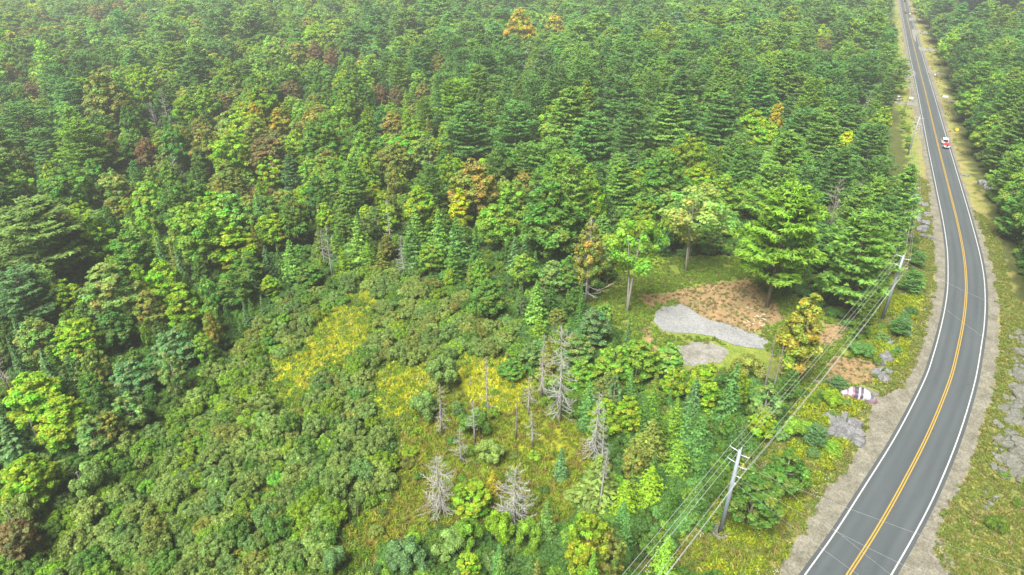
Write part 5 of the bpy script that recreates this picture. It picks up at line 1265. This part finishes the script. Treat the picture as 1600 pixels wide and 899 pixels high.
PL = ['near steel utility pole standing in a ring of stones','second steel utility pole beside the bend of the road','third utility pole above the pale verge rocks',
      'utility pole on the verge opposite the white car','dark utility pole near the left driveway','pale utility pole beside the far straight road','farthest utility pole beside the road']
allp = []
for i, f in enumerate(feet):
    x, y, z = on_ground(*f); H = solve_h(x, y, z, tops[i])-.3 if tops[i] else 13.5
    a = xy[min(i+1, len(xy)-1)]; b = xy[i-1] if i else xy0
    h = math.atan2(a[1]-b[1], a[0]-b[0])-math.pi/2
    t, pts, p = upole(f, H, PL[i], steel=i < 4, heading=h, scale=1 if i < 2 else .75, group=None) if False else upole(f, H, PL[i], i < 4, scale=1 if i < 2 else .75, heading=h)
    t['group'] = 'utility poles along the road'
    mt = Matrix.Translation(p) @ Matrix.Rotation(h, 4, 'Z'); allp.append([mt @ Vector(q) for q in pts])
sh = Vector((xy0[0]-xy[0][0], xy0[1]-xy[0][1], 0)); allp.insert(0, [v+sh for v in allp[0]])
WN = ['topmost','upper left','upper right','lower left','lower right','single arm','lowest']
def sag_pts(a, b, s, n=14): return [a.lerp(b, t/n)-Vector((0, 0, 4*s*(t/n)*(1-t/n))) for t in range(n+1)]
for w_i in range(7):
    pts = []
    for a, b in zip(allp[:-1], allp[1:]):
        q = sag_pts(a[min(w_i, len(a)-1)], b[min(w_i, len(b)-1)], .9+.1*w_i); pts += q if not pts else q[1:]
    g = Geo(); g.tube(pts, .020, 4, False)
    o = ob('power_wire', g.mesh('power_wire', M['wire']), label=f'{WN[w_i]} power wire strung along the line of utility poles', category='power wire', group='wires along the pole line')
# guy and service wires crossing the road to anchors outside the view
def cross(a, px, py, h, label, s=.4):
    b = Vector(ray(px, py, h)[:2]+(h,)); g = Geo(); g.tube(sag_pts(a, b, s), .011, 4, False)
    ob('guy_wire', g.mesh('guy_wire', M['wire']), label=label, category='guy wire', group='wires crossing the road')
tp = allp[1]; base = Vector((tp[0].x, tp[0].y, 0))
cross(base+Vector((.3,0,12.6)), 1640, 905, 7.5, 'upper wire running from the near steel pole over the road to the right', .5)
cross(base+Vector((.3,0,10.4)), 1520, 935, 6.8, 'middle wire running from the near steel pole across the road')
cross(base+Vector((.3,0,14.6)), 1400, 905, 4.6, 'steep guy wire from the top of the near steel pole over the road', .1)
cross(base+Vector((.3,0,9.4)), 1350, 905, 4.0, 'lower guy wire from the near steel pole toward the road', .1)
tp = allp[2]; base = Vector((tp[0].x, tp[0].y, 0))
cross(base+Vector((.3,0,13.6)), 1640, 512, 8.5, 'upper wire running from the second steel pole over the bend', .4)
cross(base+Vector((.3,0,11.0)), 1640, 600, 8., 'lower wire running from the second steel pole over the bend', .4)
x, y, z = on_ground(1125, 833); t = thing('stone_ring', 'round metal ring filled with stones at the foot of the near steel pole', 'stone ring', (x, y, z))
g = Geo(); n = 28
V = [(math.cos(6.2832*k/n)*r, math.sin(6.2832*k/n)*r, h) for r, h in ((1.15,-.2),(1.15,.55),(1.09,.55),(1.09,-.2)) for k in range(n)]
g.add(V, [(j*n+k, j*n+(k+1) % n, (j+1)*n+(k+1) % n, (j+1)*n+k) for j in range(3) for k in range(n)]); ob('ring', g.mesh('ring', M['cullet']), t)
for k in range(46):
    r = math.sqrt(rnd.uniform(.16, .95)); a = rnd.uniform(0, 6.3); s = rnd.uniform(.12, .2)
    ob('stone', ROCKS['pale_rock'][k % 6], t, (math.cos(a)*r, math.sin(a)*r, .42+rnd.uniform(-.05, .08)), (rnd.random(), rnd.random(), a), (s, s, s*1.3))

# ------------------------------------------------------------------ vehicles
def wheel(t, x, y, r=.36, w_=.24):
    g = Geo(); g.tube([(-w_/2,0,0), (-w_/2+.03,0,0), (w_/2-.03,0,0), (w_/2,0,0)], [r*.9, r, r, r*.9], 18); o = ob('wheel', g.mesh('tyre', M['black_rubber'], smooth_=False), t, (x, y, r))
    g = Geo(); g.tube([(-w_/2-.01,0,0), (w_/2+.01,0,0)], [r*.58, r*.58], 12); ob('rim', g.mesh('rim', M['chrome']), o)
def car(px, py, label, paint, suv=False, cat='car', heading=None, L=4.7, W_=1.86, toward=False, name='parked_car'):
    x, y, z = on_ground(px, py); z = .03 if heading is None else z
    if heading is None:
        i = np.argmin(abs(YROWS-y)); heading = -math.atan(hd[i])
    t = thing(name, label, cat, (x, y, z), heading+(math.pi if toward else 0)); h = 1.86 if suv else 1.45; w_ = W_/2
    body = [(-L/2,.38),(-L/2-.02,.75),(-L/2+.05,1.0 if suv else .92),(L*.2,1.02 if suv else .93),(L/2-.15,.88),(L/2,.62),(L/2-.03,.32),(0,.26)]
    g = Geo(); g.prism(body, -w_, w_); ob('body', bevel(g.mesh('car_body', M[paint]), .06, 3), t)
    r0, r1 = (-L/2+.08, L*.22) if suv else (-L/2+.75, L*.24)
    cab = [(r0,.96),(r0+.22 if suv else r0+.6, h),(r1-.75, h+.02),(r1,.96)]
    g = Geo(); n = len(cab); V = [(s*(w_-.06 if zz < 1.1 else w_-.22), yy, zz) for s in (-1,1) for yy, zz in cab]
    g.add(V, [tuple(range(n)), tuple(range(2*n-1, n-1, -1))]+[(i, i+n, (i+1) % n+n, (i+1) % n) for i in range(n)]); ob('cabin', bevel(g.mesh('cabin', M['dark_glass']), .04, 2), t)
    g = Geo(); g.box((0, (cab[1][0]+cab[2][0])/2, h+.015), (W_-.42, cab[2][0]-cab[1][0]+.12, .07)); ob('roof', bevel(g.mesh('roof', M[paint]), .03, 2), t)
    for s in (-1, 1):
        for q, (a, b) in enumerate(((cab[0], cab[1]), (cab[2], cab[3]))):
            g = Geo(); g.tube([(s*(w_-.05), a[0], a[1]), (s*(w_-.21), b[0], b[1])] if q == 0 else [(s*(w_-.21), a[0], a[1]), (s*(w_-.05), b[0], b[1])], .05, 5); ob('pillar', g.mesh('pillar', M[paint]), t)
        g = Geo(); g.box((s*(w_-.2), -L/2-.02, .82), (.26, .06, .22)); ob('tail_light', g.mesh('tail_light', M['red_lens']), t)
        g = Geo(); g.box((s*(w_-.24), L/2-.03, .66), (.34, .08, .14)); ob('headlight', g.mesh('headlight', M['clear_lens']), t)
        g = Geo(); g.box((s*(w_+.1), L*.16, 1.04), (.2, .1, .14)); ob('mirror', g.mesh('mirror', M['black_plastic']), t)
        for yy in (-L*.3, L*.31): wheel(t, s*(w_-.1), yy)
    g = Geo(); g.box((0, -L/2-.03, .5), (W_-.1, .12, .2)); ob('bumper', g.mesh('bumper', M['black_plastic']), t)
    return t, x, y, heading
t, cx, cyy, hdg = car(1475.0, 224.2, 'white sport utility vehicle towing the red-covered boat along the right lane', 'white_paint', True, name='white_car', L=5.0, W_=2.0)
# boat trailer and boat, following on the same lane
fx, fy = -math.sin(hdg), math.cos(hdg)
bx_, by_ = cx-fx*6.4, cyy-fy*6.4
t = thing('boat_trailer', 'low boat trailer between the white car and the boat', 'trailer', (bx_, by_, .03), hdg)
g = Geo(); g.tube([(0,4.0,.45), (0,2.2,.5)], .05, 6); [g.tube([(0,2.6,.5), (s*.7,1.2,.5), (s*.7,-1.9,.5)], .05, 6) for s in (-1,1)]; [g.tube([(-.7,q,.5), (.7,q,.5)], .05, 6) for q in (1.2,0,-1.6)]
ob('frame', g.mesh('frame', M['chrome']), t)
for s in (-1, 1):
    wheel(t, s*.98, -.6, .3, .2); g = Geo(); g.box((s*.98, -.6, .68), (.28, .85, .05)); ob('fender', bevel(g.mesh('fender', M['white_paint']), .02, 1), t)
t = thing('boat', 'small white boat under a red cover riding on the trailer', 'boat', (bx_, by_, .55), hdg)
st = [(-2.2, 1.0, .1), (-1., 1.05, .05), (.4, .95, .06), (1.5, .62, .2), (2.5, .06, .5)]
V = []; 
for yy, ww, zk in st: V += [(-ww, yy, .85), (-ww*.8, yy, .35+zk*.6), (0, yy, zk), (ww*.8, yy, .35+zk*.6), (ww, yy, .85)]
Fh = [(i*5+j, i*5+j+1, (i+1)*5+j+1, (i+1)*5+j) for i in range(4) for j in range(4)]+[(0,1,2,3,4)]
ob('hull', bevel(Geo().add(V, Fh).mesh('hull', M['white_paint']), .02, 1), t)
V = []; 
for yy, ww, hh in ((-2.0,.98,1.0),(-1.2,1.07,1.35),(0.,1.0,1.45),(1.2,.76,1.2),(2.5,.06,.95)): V += [(-ww-.03, yy, .78), (-ww*.6, yy, hh-.1), (0, yy, hh), (ww*.6, yy, hh-.1), (ww+.03, yy, .78)]
ob('cover', Geo().add(V, Fh).mesh('cover', M['red_cloth'], smooth_=True), t)
g = Geo(); g.box((0, -2.45, 1.05), (.42, .5, .62)); ob('outboard_motor', bevel(g.mesh('outboard', M['black_plastic']), .08, 2), t).__setitem__('label', 'black outboard motor on the stern')
g = Geo(); g.box((0, -2.4, .5), (.14, .2, .7)); ob('motor_leg', g.mesh('motor_leg', M['black_plastic']), t)
car(1414.4, 21.8, 'dark car far along the straight road behind the junction', 'dark_paint', False, name='dark_car')
car(1413.2, 3.6, 'farthest dark car near the top of the road', 'dark_paint', True, name='dark_car')
car(1403.5, 157, 'pale car parked at the forest end of the left driveway', 'tan_paint', True, heading=rad(-60), name='parked_car')

# ------------------------------------------------------------------ signs and roadside bits
x, y, z = on_ground(1492, 213.5); t = thing('warning_sign', 'yellow diamond warning sign right of the white car', 'road sign', (x, y, z), rad(-30))
ob('post', Geo().tube([(0,.04,-.3), (0,.04,2.9)], .05, 6).mesh('post', M['wood_pole']), t)
g = Geo(); r = .66; g.add([(0,-.03,2.6-r), (r,-.03,2.6), (0,-.03,2.6+r), (-r,-.03,2.6), (0,0,2.6-r), (r,0,2.6), (0,0,2.6+r), (-r,0,2.6)], [(0,1,2,3),(7,6,5,4),(0,4,5,1),(1,5,6,2),(2,6,7,3),(3,7,4,0)]); ob('sign_face', g.mesh('diamond', M['yellow_sign']), t)
x, y, z = on_ground(1417.5, 26.5); t = thing('warning_sign', 'tiny yellow sign post at the far junction right of the dark car', 'road sign', (x+1.5, y, z), rad(-30))
ob('post', Geo().tube([(0,.04,-.3), (0,.04,2.9)], .05, 6).mesh('post', M['wood_pole']), t); ob('sign_face', g.mesh('diamond', M['yellow_sign']), t)
x, y, z = on_ground(1475.5, 156); t = thing('roadside_sign', 'small white and teal board on two posts at the forest edge right of the road', 'sign', (x, y, z), rad(-30))
for s in (-.8, .8): ob('post', Geo().tube([(s,.05,-.3), (s,.05,2.0)], .05, 6).mesh('post', M['wood_pole']), t)
ob('sign_face', Geo().box((0,-.02,1.55), (2.2,.06,.8)).mesh('board', M['white_sign']), t); ob('sign_band', Geo().box((0,-.055,1.85), (2.2,.01,.2)).mesh('band', M['teal_sign']), t)
x, y, z = on_ground(1460, 121); t = thing('mailbox', 'white mailbox on a post beside the right driveway', 'mailbox', (x, y, z), rad(-30))
ob('post', Geo().tube([(0,0,-.3), (0,0,1.1)], .06, 6).mesh('post', M['wood_pole']), t); ob('box', bevel(Geo().box((0,0,1.35), (.6,.9,.5)).mesh('box', M['white_paint']), .1, 2), t)
x, y, z = on_ground(1422.5, 158.5); t = thing('mailbox', 'pale blue mailbox cluster beside the left driveway', 'mailbox', (x, y, z), rad(-30))
ob('post', Geo().tube([(0,0,-.3), (0,0,1.1)], .08, 6).mesh('post', M['wood_pole']), t); ob('box', bevel(Geo().box((0,0,1.35), (1.5,.8,.7)).mesh('box', M['white_sign']), .1, 2), t)

# ------------------------------------------------------------------ haze
HAZE = 0.00036
if HAZE:
    g = Geo(); g.box((0, 700, 40), (8000, 7000, 92)); m = bpy.data.materials.new('haze'); m.use_nodes = True; n = m.node_tree.nodes
    n.remove(n['Principled BSDF']); pv = n.new('ShaderNodeVolumePrincipled'); pv.inputs['Density'].default_value = HAZE; pv.inputs['Color'].default_value = (.88, .93, 1, 1); pv.inputs['Anisotropy'].default_value = .2
    m.node_tree.links.new(pv.outputs[0], n['Material Output'].inputs['Volume'])
    ob('haze', g.mesh('haze', m), kind='stuff')
bpy.context.view_layer.update()
